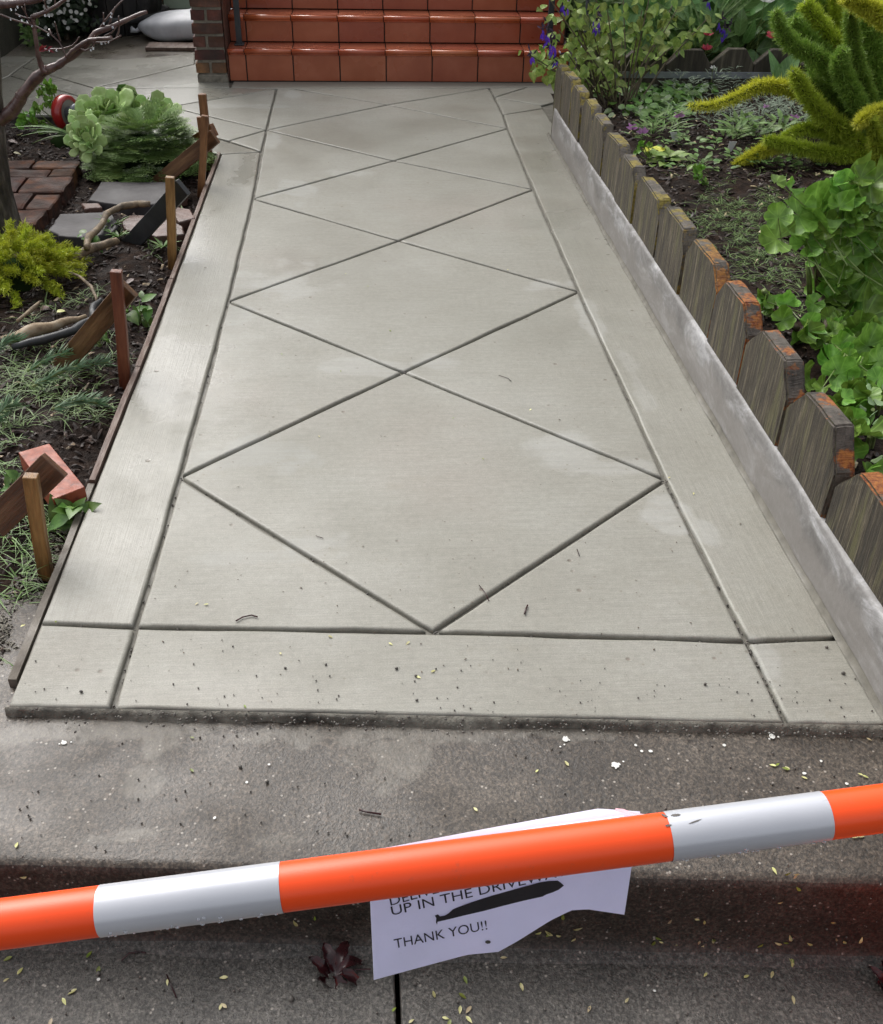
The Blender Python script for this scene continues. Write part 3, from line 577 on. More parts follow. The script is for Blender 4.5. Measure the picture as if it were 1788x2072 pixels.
# ================================================================ HOUSE and far left corner
hs_ = thing('house', 'pale green stucco house wall behind the white sandbag', 'house', (0, 8.5, 0))
x_l = Q(334, 20, 8.45).x; m = MB(); m.box(x_l, -.86, 8.45, 8.75, -.05, .62); m.build('lowered_wall', M['green_wall'], hs_); m = MB(); m.box(-.858, 6.5, 8.452, 8.75, -.05, 3.5); m.build('wall', M['green_wall'], hs_)  # low left wall and tall facade: unseen heights shaped for the path's reflections
bbox('door', -.2, .75, 8.40, 8.448, .98, 3.0, M['stakered'], hs_, .004)
bbox('plinth', x_l+.002, SX0-.02, 8.435, 8.449, -.05, .09, M['darkwall'], hs_, .002)
m = MB(); a, b_ = P(-120, 186), P(60, 76); m.add([(a.x, 5.0, -.05), (b_.x, 9.6, -.05), (b_.x, 9.6, 1.6), (a.x, 5.0, 1.6), (a.x-.2, 5.0, -.05), (b_.x-.2, 9.6, -.05), (b_.x-.2, 9.6, 1.6), (a.x-.2, 5.0, 1.6)],
     [(0, 1, 2, 3), (4, 7, 6, 5), (3, 2, 6, 7), (0, 3, 7, 4), (1, 5, 6, 2)])
wl = [P(0, 119), P(54, 80)]; dirx = (wl[1].x-wl[0].x)/(wl[1].y-wl[0].y)
o = m.build('boundary_wall', M['darkwall']); tag(o, 'dark mossy garden wall in the far left corner', 'wall')
for vtx in o.data.vertices: vtx.co.x += (wl[0].x-0.0)-(a.x) if False else 0
# move wall face onto its footing line
for vtx in o.data.vertices:
    side = -.2 if abs(vtx.co.x-a.x+.2) < 1e-4 or abs(vtx.co.x-b_.x+.2) < 1e-4 else 0
    vtx.co.x = wl[0].x+side
m = MB(); m.box(-5, x_l-.02, 9.0, 9.2, -.05, .42); o = m.build('rear_wall', M['darkwall']); tag(o, 'low dark wall added behind the barrel planter', 'wall')  # added wall, kept low so the sky reflects in the wet patio
# barrel planter
bc = P(210, 75); bcx, bcy = bc.x, bc.y+.36; bt = thing('barrel_planter', 'large dark half barrel planter with grey hoops in the far left corner', 'planter', (bcx, bcy, 0))
ns = 22
for i in range(ns):
    a0, a1 = 2*math.pi*i/ns+.008, 2*math.pi*(i+1)/ns-.008; v = []
    for z_, r_ in ((.0, .335), (.12, .36), (.28, .385), (.5, .40)):
        for a2 in (a0, a1):
            for dr in (0, -.03): v.append((bcx+(r_+dr)*math.cos(a2), bcy+(r_+dr)*math.sin(a2), z_))
    f = []
    for k in range(3):
        o0 = k*4; f += [(o0, o0+2, o0+6, o0+4), (o0+1, o0+5, o0+7, o0+3), (o0, o0+4, o0+5, o0+1), (o0+2, o0+3, o0+7, o0+6)]
    f += [(12, 14, 15, 13), (0, 1, 3, 2)]; obj('stave', mesh('stave', v, f), M['barrel'], bt)
for z_, r_, r2 in ((.075, .352, .360), (.44, .40, .402)):
    m = MB(); v = []
    for i in range(40):
        a = 2*math.pi*i/40
        for rr_, zz in ((r_+.002, z_), (r2+.003, z_+.045), (r2-.004, z_+.045), (r_-.005, z_)): v.append((bcx+rr_*math.cos(a), bcy+rr_*math.sin(a), zz))
    m.add(v, [(i*4+k, ((i+1) % 40)*4+k, ((i+1) % 40)*4+(k+1) % 4, i*4+(k+1) % 4) for i in range(40) for k in range(4)]); m.build('hoop', M['hoop'], bt, True)
m = MB(); m.add([(bcx+.36*math.cos(2*math.pi*i/30), bcy+.36*math.sin(2*math.pi*i/30), .46) for i in range(30)], [tuple(range(30))]); m.build('potting_soil', M['soil'], bt)
# sandbag
sb0 = P(266, 84); sb1 = P(392, 80); L_ = 1.05; bm = bmesh.new(); bmesh.ops.create_uvsphere(bm, u_segments=48, v_segments=28, radius=1)
for v in bm.verts:
    x, y_, z_ = v.co; sx = math.copysign(abs(x)**.55, x); k = (1-abs(sx)**7.0*.6); yy = math.copysign(abs(y_)**.7, y_)*k; zz = math.copysign(abs(z_)**.62, z_)*k
    p = Vector((sx*L_/2, yy*.22, zz*.10)); 
    if p.z < 0: p.z *= .75
    p.z += .02*math.sin(sx*2)-.0; q = noise.noise(p*6)*.010+noise.noise(p*17)*.004; p += v.co.normalized()*q; v.co = p
me = bpy.data.meshes.new('sandbag'); bm.to_mesh(me); bm.free()
o = obj('sandbag', me, M['sack'], None, Matrix.Translation((sb0.x+L_/2+.03, 7.80, .085))@Euler((0, 0, -.08)).to_matrix().to_4x4(), True); tag(o, 'full white woven sandbag lying beside the brick pillar', 'sandbag')
m = MB(); m.tube([(sb0.x+.07, 7.88, .07), (sb0.x+.01, 7.86, .035), (sb0.x-.02, 7.84, .05)], [.03, .012, .022], 8); k = m.build('tied_end', M['sack'], None, True); par(k, o)
mm = thing('orange_pot', 'small orange glazed pot standing on a grey stone by the green wall', 'pot', Q(313, 8, 8.25)); c_ = Q(314, 9, 8.25)
for nm, rr_, zz, mt in (('pot_body', [.045, .06, .066, .07], [0, .03, .07, .12], 'orange'), ('rim', [.07, .078, .078, .07], [.118, .12, .14, .141], 'orange')):
    m = MB(); m.tube([(c_.x, c_.y, c_.z+k) for k in zz], rr_, 16); m.build(nm, M['nose'], mm, True)
o = obj('stone', rough_block('stone', .17, .16, c_.z, .02, 2, .02, 4, 9), M['slate'], None, Matrix.Translation((c_.x, c_.y, c_.z/2-.005))); tag(o, 'grey stone block in the shade under the orange pot', 'stone')

# ================================================================ leaf shapes (tip along +Y, up +Z, length 1)
def leaf_me(name, w, n=6, fold=.15, curl=.2, prof=None, wave=0., tip=1.):
    v = []; f = []
    for i in range(n+1):
        s = i/n; ww = (prof(s) if prof else math.sin(math.pi*min(1, s*.97+.03)**.8))*w/2; ww = max(ww, .004)
        z_ = -curl*s*s; 
        for k in (-1, 0, 1): v.append((k*ww, s, z_+(fold*ww if k else 0)+(wave*math.sin(s*14+k)*ww if k else 0)))
    for i in range(n):
        for k in range(2): a = i*3+k; f.append((a, a+1, a+4, a+3))
    me = mesh(name, v, f); me.polygons.foreach_set('use_smooth', [True]*len(me.polygons)); return me
def fan_me(name, lobes=7, cup=.25, seed=0, frill=.06, notch=.5):
    """round scalloped leaf, stalk joins at origin, spreads along +Y"""
    v = [(0, 0, 0)]; f = []; n = lobes*5; rings = 4; ph = seed*1.7
    for r_ in range(1, rings+1):
        s = r_/rings
        for i in range(n+1):
            a = -math.pi*(1-notch*.22)+2*math.pi*(1-notch*.22)*i/n; lob = 1-.13*abs(math.cos(a*lobes*.5))**6*s-.035*abs(math.sin(a*lobes*1.5+ph))*s
            rad = .52*s*lob; x, y_ = rad*math.sin(a), rad*math.cos(a)
            z_ = cup*s*s*.5+frill*math.sin(a*3+ph)*s*s*1.3+.008*math.sin(a*lobes)*s+.07*math.sin(a*2+ph*2)*s*s
            v.append((x, y_, z_))
    for i in range(n): f.append((0, 1+i+1, 1+i))
    for r_ in range(rings-1):
        for i in range(n): a = 1+r_*(n+1)+i; b_ = a+n+1; f.append((a, a+1, b_+1, b_))
    me = mesh(name, v, f); me.polygons.foreach_set('use_smooth', [True]*len(me.polygons)); return me
def thick_me(name, w=.42, th=.07, cup=.25, seed=0, prof=None):
    """fleshy spoon leaf"""
    v = []; f = []; n = 8; prof = prof or (lambda s: (.30+.70*s**1.2)*math.sqrt(max(0, 1-max(0, (s-.72)/.28)**2)) if s > .72 else .22+.78*(s/.72)**1.3)
    for i in range(n+1):
        s = i/n; ww = max(.01, prof(s))*w/2
        for a in range(8):
            an = 2*math.pi*a/8; v.append((ww*math.cos(an), s, th/2*math.sin(an)*(1-.6*s)+cup*s*s*.5+cup*.9*(ww*math.cos(an))**2/w))
    for i in range(n):
        for a in range(8): f.append((i*8+a, i*8+(a+1) % 8, (i+1)*8+(a+1) % 8, (i+1)*8+a))
    f.append(tuple(range(n*8, n*8+8))); me = mesh(name, v, f); me.polygons.foreach_set('use_smooth', [True]*len(me.polygons)); return me
def lmat(loc, d, up=(0, 0, 1), s=1., sx=1.):
    y_ = Vector(d).normalized(); x = y_.cross(Vector(up)); x = x.normalized() if x.length > 1e-3 else y_.orthogonal().normalized(); z_ = x.cross(y_)
    Mx = Matrix((x, y_, z_)).transposed().to_4x4(); return Matrix.Translation(loc)@Mx@Matrix.Diagonal((s*sx, s, s, 1))
def rv(a=1.): return Vector((random.uniform(-a, a), random.uniform(-a, a), random.uniform(-a, a)))
LANC = leaf_me('lance_leaf', .3); OVAL = leaf_me('oval_leaf', .55, 6, .2, .25); BROAD = leaf_me('broad_leaf', .5, 8, .35, .35, wave=.15); STRAP = leaf_me('strap_leaf', .07, 8, .5, .7, lambda s: 1-s**3*.9)
HEART = leaf_me('heart_leaf', .8, 7, .25, .3, lambda s: math.sin(math.pi*min(1, s*.9+.1)**.6)); FANS = [fan_me('fan_leaf', 7, .25+.12*i, i, .05+.03*i, .3+.25*(i % 3)) for i in range(5)]
ROUND = leaf_me('round_leaf', .95, 5, .12, .12, lambda s: math.sqrt(max(0, 1-(2*s-1)**2))); SPOON = [thick_me('spoon_leaf', .62, .06, .3+.12*i) for i in range(3)]
BLADE = leaf_me('blade', .05, 4, .3, .5, lambda s: 1-s)
def joined(name, tmpl, mats, mat, parent=None):
    n = len(tmpl.vertices); co = np.empty(n*3); tmpl.vertices.foreach_get('co', co); co = co.reshape(-1, 3)
    F0 = [tuple(p.vertices) for p in tmpl.polygons]; vv = np.concatenate([co@np.array(Mx.to_3x3()).T+np.array(Mx.translation) for Mx in mats])
    ff = [tuple(i+k*n for i in q) for k in range(len(mats)) for q in F0]; me = mesh(name, vv.tolist(), ff); me.polygons.foreach_set('use_smooth', [True]*len(me.polygons)); return obj(name, me, mat, parent)
def leaves(parent, name, meshes, mats, mat, cap=300):
    if not isinstance(meshes, list): meshes = [meshes]
    key = [(m_, mat.name) for m_ in meshes]; pool = []
    for m_ in meshes:
        k = m_.name.split('.')[0]+'|'+mat.name
        if k+str(id(m_)) not in _lc: c = m_.copy(); c.materials.clear(); c.materials.append(mat); _lc[k+str(id(m_))] = c
        pool.append(_lc[k+str(id(m_))])
    for Mx in mats[:cap]: obj(name, random.choice(pool), None, parent, Mx)
    if len(mats) > cap: o = joined(name, meshes[0], mats[cap:], mat, parent); o['kind'] = 'stuff'
_lc = {}
# ================================================================ LEFT BED
def stake(base, top, w, label, mat, zb=-.05, zd=None, depth=None):
    b = P(*base, -.03); 
    if depth: b = Q(*base, depth)
    t = Q(*top, b.y); L = (t-Vector((b.x, b.y, -.12))).length; ax = (t-Vector((b.x, b.y, -.03))).normalized()
    Mx = lmat(Vector((b.x, b.y, -.03))-ax*.08, ax, (0, -1, .0)); L = (t-Vector((b.x, b.y, -.03))).length+.08
    m = MB(); hw = w/2; m.box(-hw, hw, 0, L, -hw*.8, hw*.8); me = mesh('stake', m.v, m.f); bm = bmesh.new(); bm.from_mesh(me)
    bmesh.ops.subdivide_edges(bm, edges=[e for e in bm.edges if e.calc_length() > .1], cuts=6); bm.to_mesh(me); bm.free(); bevel_me(me, .0015, 1)
    for v in me.vertices: v.co.x += noise.noise(Vector((v.co.y*7, w, L*9)))*.002; v.co.z += noise.noise(Vector((v.co.y*6, w*3, L*5)))*.002
    o = obj('wooden_stake', me, mat, None, Mx); tag(o, label, 'stake', 'wooden stakes holding the form boards'); return b, t
def brace(p_top, p_bot, w, th, label, mat, up=(0, -1, .35)):
    d = (p_bot-p_top).normalized(); L = (p_bot-p_top).length
    Mx = lmat(p_top, d, up); m = MB(); m.box(-w/2, w/2, 0, L, -th/2, th/2); me = mesh('brace_board', m.v, m.f); bm = bmesh.new(); bm.from_mesh(me)
    bmesh.ops.subdivide_edges(bm, edges=[e for e in bm.edges if e.calc_length() > .1], cuts=6); bm.to_mesh(me); bm.free(); bevel_me(me, .0015, 1); jitter(me, .0015, 14, w*50)
    o = obj('brace_board', me, mat, None, Mx); tag(o, label, 'board', 'diagonal brace boards beside the stakes'); return o
stake((90, 1142), (62, 962), .030, 'brown wooden stake nearest the barrier pole, beside the red paver', M['stake'])
stake((254, 768), (236, 548), .031, 'reddish wooden stake second from the front along the form boards', M['stakered'])
stake((350, 530), (345, 358), .031, 'ochre wooden stake crossing the blackened brace board', M['stake'])
stake((408, 388), (416, 234), .030, 'slim brown stake in front of the pair at the far end of the form boards', M['stake'])
stake((418, 335), (404, 236), .026, 'thin dark stake behind the slim one at the far end of the form boards', M['stake'])
stake((424, 322), (410, 190), .036, 'tallest brown stake at the far end of the form boards', M['stake'])
stake((206, 225), (199, 178), .042, 'short brown stake standing behind the green succulents', M['stakered'])
# braces: each runs from the head of a stake down into the bed
brace(Q(112, 940, 1.93), Q(-12, 1062, 1.90), .068, .024, 'brown diagonal brace board leaning over the red clay paver', M['brace'])
brace(Q(262, 583, 2.79), P(118, 752, -.06), .060, .022, 'dark brown brace board leaning into the soil behind the reddish stake', M['brace'])
brace(Q(372, 378, 3.73), P(262, 498, -.05), .064, .022, 'black weathered brace board sloping down beside the ochre stake', M['darkboard'])
brace(Q(436, 276, 4.55), P(318, 372, -.03), .062, .024, 'orange brown brace board sloping in front of the fern', M['brace'])
brace(Q(434, 262, 4.85), P(366, 308, .0), .055, .024, 'short pale brown brace board behind the orange one', M['stake'])
# red clay paver
def quad_at(pts, z): return [P(x, y, z) for x, y in pts]
q = quad_at([(38, 915), (100, 897), (172, 985), (108, 1010)], .03)
cen = sum(q, Vector())/4; o = prism_poly('clay_paver', [(p.x, p.y) for p in q], -.02, .03, .002, M['redpaver']); tag(o, 'red clay paver lying by the form board behind the nearest stake', 'paver')
# old brick paving: frogged bricks set in rows, mossy
bp = thing('brick_paving', 'patch of old mossy red bricks at the foot of the maple trunk', 'brick paving', (-1.5, 4.5, -.03))
c0, c1, c2 = P(165, 322, .03), P(-60, 322, .03), P(110, 395, .03); ux = Vector((1, 0)); 
bmes = [rough_block('brick', 1, 1, 1, .035, 2, .05, 40+s*2.1, 4) for s in range(4)]
rows = [(322, 338, 165), (340, 355, 158), (357, 386, 147), (389, 420, 120), (422, 456, 92)]
for i, (y0, y1, xr) in enumerate(rows):
    pa, pb = P(xr, y0, .03), P(xr-12, y1, .03); ya, yb_ = pb.y, pa.y; xr_ = (pa.x+pb.x)/2; x = xr_; w0 = .115 if i % 2 else .21
    k = 0
    while x > -1.95:
        wdt = (.2 if (k or i % 2 == 0) else .11); 
        Mx = Matrix.Translation((x-wdt/2, (ya+yb_)/2, -.012+random.uniform(-.004, .004)))@Euler((random.uniform(-.03, .03), random.uniform(-.03, .03), random.uniform(-.02, .02))).to_matrix().to_4x4()@Matrix.Diagonal((wdt-.012, (yb_-ya)-.006, .075, 1))
        obj('brick', random.choice(bmes), M['mossbrick'], bp, Mx); x -= wdt; k += 1
# flagstones
def flag(pts, z, th, mat, label, seed=0):
    p3 = [P(x, y, z) for x, y in pts]; out = []
    for i in range(len(p3)):
        a, b_ = p3[i], p3[(i+1) % len(p3)]
        for j in range(5): p = a.lerp(b_, j/5); out.append((p.x+noise.noise(Vector((p.x*30, p.y*30, seed)))*.007, p.y+noise.noise(Vector((p.x*30, p.y*30, seed+4)))*.007))
    z -= .006; o = prism_poly('flagstone', out, z-th, z, .006, mat); bm = bmesh.new(); bm.from_mesh(o.data); bmesh.ops.triangulate(bm, faces=[f for f in bm.faces if len(f.verts) > 6]); bm.to_mesh(o.data); bm.free()
    tag(o, label, 'flagstone', 'flagstones between the bricks and the form boards')
flag([(205, 365), (338, 365), (343, 400), (312, 410), (255, 412), (178, 402)], .012, .05, M['slate'], 'grey slate flagstone behind the black brace board', 1)
flag([(365, 368), (378, 375), (375, 388), (350, 398), (340, 385)], .012, .05, M['redstone'], 'small pinkish flagstone corner just right of the ochre stake head', 6)
flag([(120, 430), (225, 425), (240, 452), (225, 468), (175, 478), (120, 473), (98, 462)], .008, .05, M['slate'], 'darker grey slate flagstone with mulch crumbs under the fallen branch', 2)
flag([(262, 432), (330, 432), (370, 455), (375, 470), (318, 475), (255, 462), (246, 446)], .008, .06, M['redstone'], 'brown red flagstone half under the black brace board', 3)
flag([(355, 415), (385, 420), (395, 438), (362, 447), (352, 432)], .012, .06, M['redstone'], 'reddish broken stone against the form board beside the ochre stake', 4)
flag([(165, 408), (200, 407), (205, 416), (170, 420)], .004, .04, M['redstone'], 'small reddish stone between the two grey slate flagstones', 5)
# fallen branches
def branch(pts, radii, mat, label, z=.015, cat='branch', name='fallen_branch', smooth=True, yy=None):
    p3 = [P(x, y, z) for x, y in pts]; m = MB(); fine = []; fr = []
    for i in range(len(p3)-1):
        for k in range(4): s = k/4; p = p3[i].lerp(p3[i+1], s); fine.append(p+noise.noise_vector(p*14)*.008); fr.append((radii[i]*(1-s)+radii[i+1]*s)*(1+.2*noise.noise(p*40)))
    fine.append(p3[-1]); fr.append(radii[-1]); m.tube(fine, fr, 8); o = m.build(name, mat, None, smooth); tag(o, label, cat, 'fallen branches on the left soil'); return o
branch([(175, 502), (180, 480), (205, 455), (222, 428), (245, 418), (280, 412), (305, 413)], [.012, .013, .013, .013, .014, .014, .011], M['deadbranch'], 'curved fallen branch lying across the grey slate flagstones', .03)
branch([(130, 532), (150, 520), (185, 503), (220, 490), (240, 485)], [.014, .016, .018, .016, .012], M['deadbranch'], 'thick pale fallen branch pointing at the foot of the black brace board', .01)
branch([(20, 690), (60, 672), (110, 657), (175, 640)], [.020, .022, .016, .008], M['straw'], 'split pale log with torn orange end lying on the left soil', .01)
branch([(25, 700), (90, 688), (150, 668), (190, 640), (192, 618), (205, 605)], [.010, .014, .014, .012, .010, .006], M['darkboard'], 'black wet curved branch behind the split pale log', .015)
branch([(130, 545), (165, 565), (185, 580), (196, 610)], [.004, .005, .006, .004], M['deadbranch'], 'thin grey twig lying right of the yellow heather clump', .015)
branch([(40, 650), (70, 625), (85, 610)], [.006, .007, .004], M['deadbranch'], 'short brown stick lying behind the split pale log', .015)
# maple trunk, branches, drops
ytr = P(20, 492, -.03).y
mt = thing('maple_tree', 'young maple with wet bare reddish branches at the left edge', 'tree', (P(20, 492, -.03).x, ytr, -.04))
m = MB(); tp = [(28, 500), (20, 470), (9, 430), (-2, 380), (-8, 330), (-12, 280), (-14, 240), (-16, 190), (-20, 120), (-26, 40), (-32, -60), (-40, -200)]; p3 = [Q(x, y, ytr) for x, y in tp]
fr = []; fine = []; rad = [.068, .056, .05, .047, .044, .04, .038, .036, .034, .032, .03, .028]
for i in range(len(p3)-1):
    for k in range(5): s = k/5; p = p3[i].lerp(p3[i+1], s); fine.append(p); fr.append(rad[i]*(1-s)+rad[i+1]*s)
m.tube(fine, fr, 20); tr = m.build('trunk', M['bark'], mt, True)
for v in tr.data.vertices: v.co += noise.noise_vector(Vector((v.co.x*60, v.co.y*60, v.co.z*9)))*.006
def k4(x, y): return (x*.1342, y*.1342)
def twig(pts, r0, r1, name='branch', dy0=0., dy1=0., wob=.004):
    p3 = []; n = len(pts)
    for i, (x, y) in enumerate(pts): X_, Y_ = k4(x, y); p3.append(Q(X_, Y_, ytr+dy0+(dy1-dy0)*i/(n-1)))
    fine = []; rr_ = []
    for i in range(n-1):
        for k in range(4):
            s = k/4; p = p3[i].lerp(p3[i+1], s); g = (i+s)/(n-1); fine.append(p+noise.noise_vector(p*12)*wob); rr_.append((r0+(r1-r0)*g)*(1+.22*noise.noise(p*45)))
    fine.append(p3[-1]); rr_.append(r1); m = MB(); m.tube(fine, rr_, 8); return m.build(name, M['branch'], mt, True)
twig([(-100, 1850), (60, 1780), (200, 1660), (310, 1500), (345, 1410), (500, 1240), (650, 1080), (720, 1040)], .025, .0165, dy1=-.05)
twig([(720, 1040), (900, 980), (1050, 870), (1200, 760), (1330, 670), (1450, 500), (1560, 440), (1788, 350), (2030, 250), (2220, 180)], .0145, .006, dy0=-.05, dy1=-.1)
twig([(290, 1480), (270, 1390)], .012, .009, 'branch_stub', -.03, -.03)
twig([(670, 1090), (625, 980), (600, 880), (575, 750), (530, 450), (492, 235)], .0105, .0075, dy0=-.05, dy1=-.08)
twig([(500, 255), (640, 200), (720, 165), (860, 90), (990, 0), (1100, -80)], .008, .005, dy0=-.08, dy1=-.12)
twig([(-120, 70), (0, 66), (200, 55), (440, 20), (700, -40)], .014, .009, dy0=-.02, dy1=-.08)
for tw in ([(0, 215), (180, 285), (370, 345), (560, 400), (760, 510), (900, 640), (960, 750), (1010, 870)], [(600, 755), (760, 750), (940, 740), (1090, 690), (1150, 630), (1200, 560)],
           [(510, 430), (450, 330), (390, 200), (375, 60)], [(390, 200), (335, 105)], [(240, 205), (300, 240), (400, 270), (480, 275)], [(1160, 700), (1230, 750), (1300, 765), (1400, 720), (1440, 620), (1430, 540)],
           [(1320, 650), (1500, 645), (1640, 630), (1760, 570), (1830, 530)], [(1500, 450), (1600, 290), (1700, 170), (1788, 70), (1860, 0)], [(1565, 440), (1568, 330), (1565, 190)], [(1640, 390), (1690, 250), (1740, 100)],
           [(730, 170), (690, 80), (665, 0)], [(835, 100), (838, 40), (836, -40)], [(740, 440), (780, 520)], [(910, 620), (870, 500), (830, 330)], [(1560, 560), (1690, 480), (1760, 400)], [(1760, 560), (1790, 480), (1800, 360), (1795, 240)], [(640, 200), (690, 140)]):
    twig(tw, .0036, .0019, 'twig', -.08, -.1, .002)
twig([(1010, 870), (1090, 770), (1170, 710), (1350, 610), (1500, 575), (1690, 562)], .0085, .0065, dy0=-.07, dy1=-.12)
bm = bmesh.new(); bmesh.ops.create_icosphere(bm, subdivisions=2, radius=1); dm = bpy.data.meshes.new('water_drop'); bm.to_mesh(dm); bm.free(); dm.polygons.foreach_set('use_smooth', [True]*len(dm.polygons)); dm.materials.append(M['drop'])
for x, y in [(745, 240), (1570, 355), (1705, 413), (1535, 657), (1590, 650), (1640, 637), (1375, 757), (490, 397), (165, 295), (300, 243), (172, 147), (245, 150), (270, 108), (855, 762), (747, 762), (1685, 205), (1675, 255), (335, 305), (415, 325), (685, 235), (733, 520), (1410, 730)]:
    p = Q(*k4(x, y), ytr-.1); r_ = random.uniform(.0026, .0040); obj('water_drop', dm, None, mt, Matrix.Translation(p)@Matrix.Diagonal((r_, r_, r_*1.15, 1)))
for a, b_ in [((600, 770), (640, 680)), ((610, 768), (690, 690)), ((600, 770), (700, 745)), ((720, 740), (780, 700)), ((720, 742), (815, 790)), ((700, 742), (770, 770)), ((620, 765), (665, 725))]:
    p, q_ = Q(*k4(*a), ytr-.09), Q(*k4(*b_), ytr-.1); leaves(mt, 'leaf', LANC, [lmat(p, q_-p, (0, -1, .3), (q_-p).length*1.05)], M['redleaf'])
# aeonium clump
def rosette(parent, c, rad, n, tilt, mat, name='leaf', up=Vector((0, 0, 1)), s0=.4, flat=.5):
    mats = []; axis = up.normalized(); t1 = axis.orthogonal().normalized(); t2 = axis.cross(t1)
    for i in range(n):
        a = i*2.39996; g = (i+.5)/n; el = (1-g)*1.25+tilt*g; d = (t1*math.cos(a)+t2*math.sin(a))*math.cos(el)+axis*math.sin(el)
        L = rad*1.2*(s0+(1-s0)*g)*random.uniform(.9, 1.1); mats.append(lmat(c+axis*(1-g)*rad*.06, d, axis, L, random.uniform(1.05, 1.35)))
    leaves(parent, name, SPOON, mats, mat)
def g6(x, y): return (65+0*x+(x*.2069+130)/1.459-65, (y*.2069+230)/1.459)
ye = 4.75
ac = thing('succulent_clump', 'clump of pale green rosette succulents in front of the red wheel', 'succulent', P(165, 300, -.03))
for (x, y, yy, rad, n, t_, up) in [(620, 850, 4.95, .085, 26, .1, (-.1, -.75, .65)), (560, 700, 5.1, .08, 14, .2, (-.3, -.5, .8)), (760, 600, 5.25, .125, 12, .35, (-.2, -.45, .85)), (960, 530, 5.3, .13, 14, .25, (0, -.5, .85)), (1130, 500, 5.4, .11, 12, .3, (.1, -.4, .9)),
                                 (1300, 520, 5.4, .11, 12, .3, (.3, -.5, .8)), (800, 800, 5.0, .08, 10, .3, (.2, -.7, .7)), (1650, 540, 5.25, .11, 14, .3, (.4, -.4, .8)), (520, 950, 4.95, .07, 12, .0, (-.2, -.8, .4)), (680, 980, 4.9, .07, 10, 0, (.1, -.8, .3))]:
    rosette(ac, Q(*g6(x, y), yy-(.18 if x < 720 else .0)), rad, n, t_, M['aeo'], up=Vector(up))
ac2 = thing('succulent_clump', 'darker upright paddle leaved succulent rising behind the pale rosettes', 'succulent', P(240, 262, -.03))
for (x, y, dx, dy_, L) in [(980, 400, -150, -230, 1), (960, 395, -60, -190, 1), (1010, 400, 60, -110, 1), (1100, 380, 60, -300, 1), (1130, 380, 70, -170, 1), (1180, 390, 110, -230, 1), (1000, 420, -340, -110, .7), (990, 430, -390, 0, .7), (1230, 420, 80, -240, 1), (1280, 430, 150, -60, 1), (1420, 440, 30, -170, .5), (1500, 480, 20, -130, .9), (1050, 400, -90, -130, 1), (1130, 250, -30, -140, 1), (1170, 250, 30, -110, 1), (1200, 300, 100, -90, 1), (1080, 350, 0, -130, 1)]:
    p = Q(*g6(x, y), 5.5); q_ = Q(*g6(x+dx, y+dy_), 5.5+random.uniform(-.04, .02)); leaves(ac2, 'leaf', SPOON, [lmat(p, q_-p, (.3*random.random(), -1, .2), (q_-p).length*1.05, 1.1*L)], M['aeo2'])
m = MB()
for x in (1000, 1150, 1290): m.tube([Q(*g6(x, 640), 5.5), Q(*g6(x, 420), 5.5)], [.012, .01], 7)
m.build('stem', M['wstem'], ac2)
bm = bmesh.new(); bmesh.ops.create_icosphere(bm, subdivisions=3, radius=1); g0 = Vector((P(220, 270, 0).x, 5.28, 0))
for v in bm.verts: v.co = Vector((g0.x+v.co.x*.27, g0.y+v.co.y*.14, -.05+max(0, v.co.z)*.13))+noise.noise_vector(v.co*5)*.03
me = bpy.data.meshes.new('shade_lump'); bm.to_mesh(me); bm.free(); obj('shade_lump', me, M['matte'], ac2, None, True)  # dark filler lump, painted as the shade under the rosettes
# feathery plants
def frond(p, d, L, up=(0, 0, 1), n=9, w=.32, droop=.35):
    """triangles of one feathery frond: leaflets either side, each with its own leaflets"""
    d = Vector(d).normalized(); sd = d.cross(Vector(up)).normalized(); nn_ = sd.cross(d); T = []
    for i in range(1, n+1):
        s = i/n; c = p+d*(L*s)-nn_*(droop*L*s*s*.5); ll = L*w*math.sin(math.pi*min(1, (1-s)*.85+.12))*random.uniform(.85, 1.1)
        for sg in (-1, 1):
            dd = (sd*sg*.85+d*.55-nn_*.15+rv(.12)).normalized(); 
            for j in range(1, 4):
                b_ = c+dd*(ll*(j-.6)/3); l2 = ll*.50*(1.15-j*.2); pd = dd.cross(nn_).normalized()
                for s2 in (-1, 1): e = b_+(dd*.6+pd*s2)*l2+nn_*random.uniform(-.1, .15)*l2; T.append((b_-dd*l2*.22, b_+dd*l2*.35, e))
            T.append((c+dd*ll*.8-pd*ll*.07, c+dd*ll*.8+pd*ll*.07, c+dd*ll*1.1))
    return T
def tri_obj(name, T, mat, parent=None):
    v = [p for t_ in T for p in t_]; f = [(3*i, 3*i+1, 3*i+2) for i in range(len(T))]; return obj(name, mesh(name, v, f), mat, parent)
fe = thing('feathery_plant', 'mound of finely cut green tansy like foliage behind the orange brace board', 'plant', P(280, 330, -.03))
cent = P(285, 335, -.04); fc_ = Vector((P(316, 300, 0).x, 4.90, 0)); n_ = 0
for i in range(430):
    a = random.uniform(0, 2*math.pi); r_ = math.sqrt(random.random()); x = fc_.x+.19*r_*math.cos(a); y = fc_.y+.27*r_*math.sin(a); hh = .150*(1-r_**2.2)-.01+random.uniform(0, .02)
    p = Vector((x, y, hh)); out = Vector((math.cos(a)*(.4+r_), math.sin(a)*(.4+r_)-.35, .75-r_*.75+random.uniform(-.2, .3))); L = random.uniform(.075, .12)
    o = tri_obj('frond', frond(p, out, L, (0, 0, 1), 6, .5), M['fern'] if random.random() < .93 else M['fernlight'], fe)
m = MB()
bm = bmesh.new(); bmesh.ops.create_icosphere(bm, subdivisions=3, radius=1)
for v in bm.verts: v.co = Vector((fc_.x+v.co.x*.19, fc_.y+v.co.y*.23, -.05+max(0, v.co.z)*.14))+noise.noise_vector(v.co*5)*.03
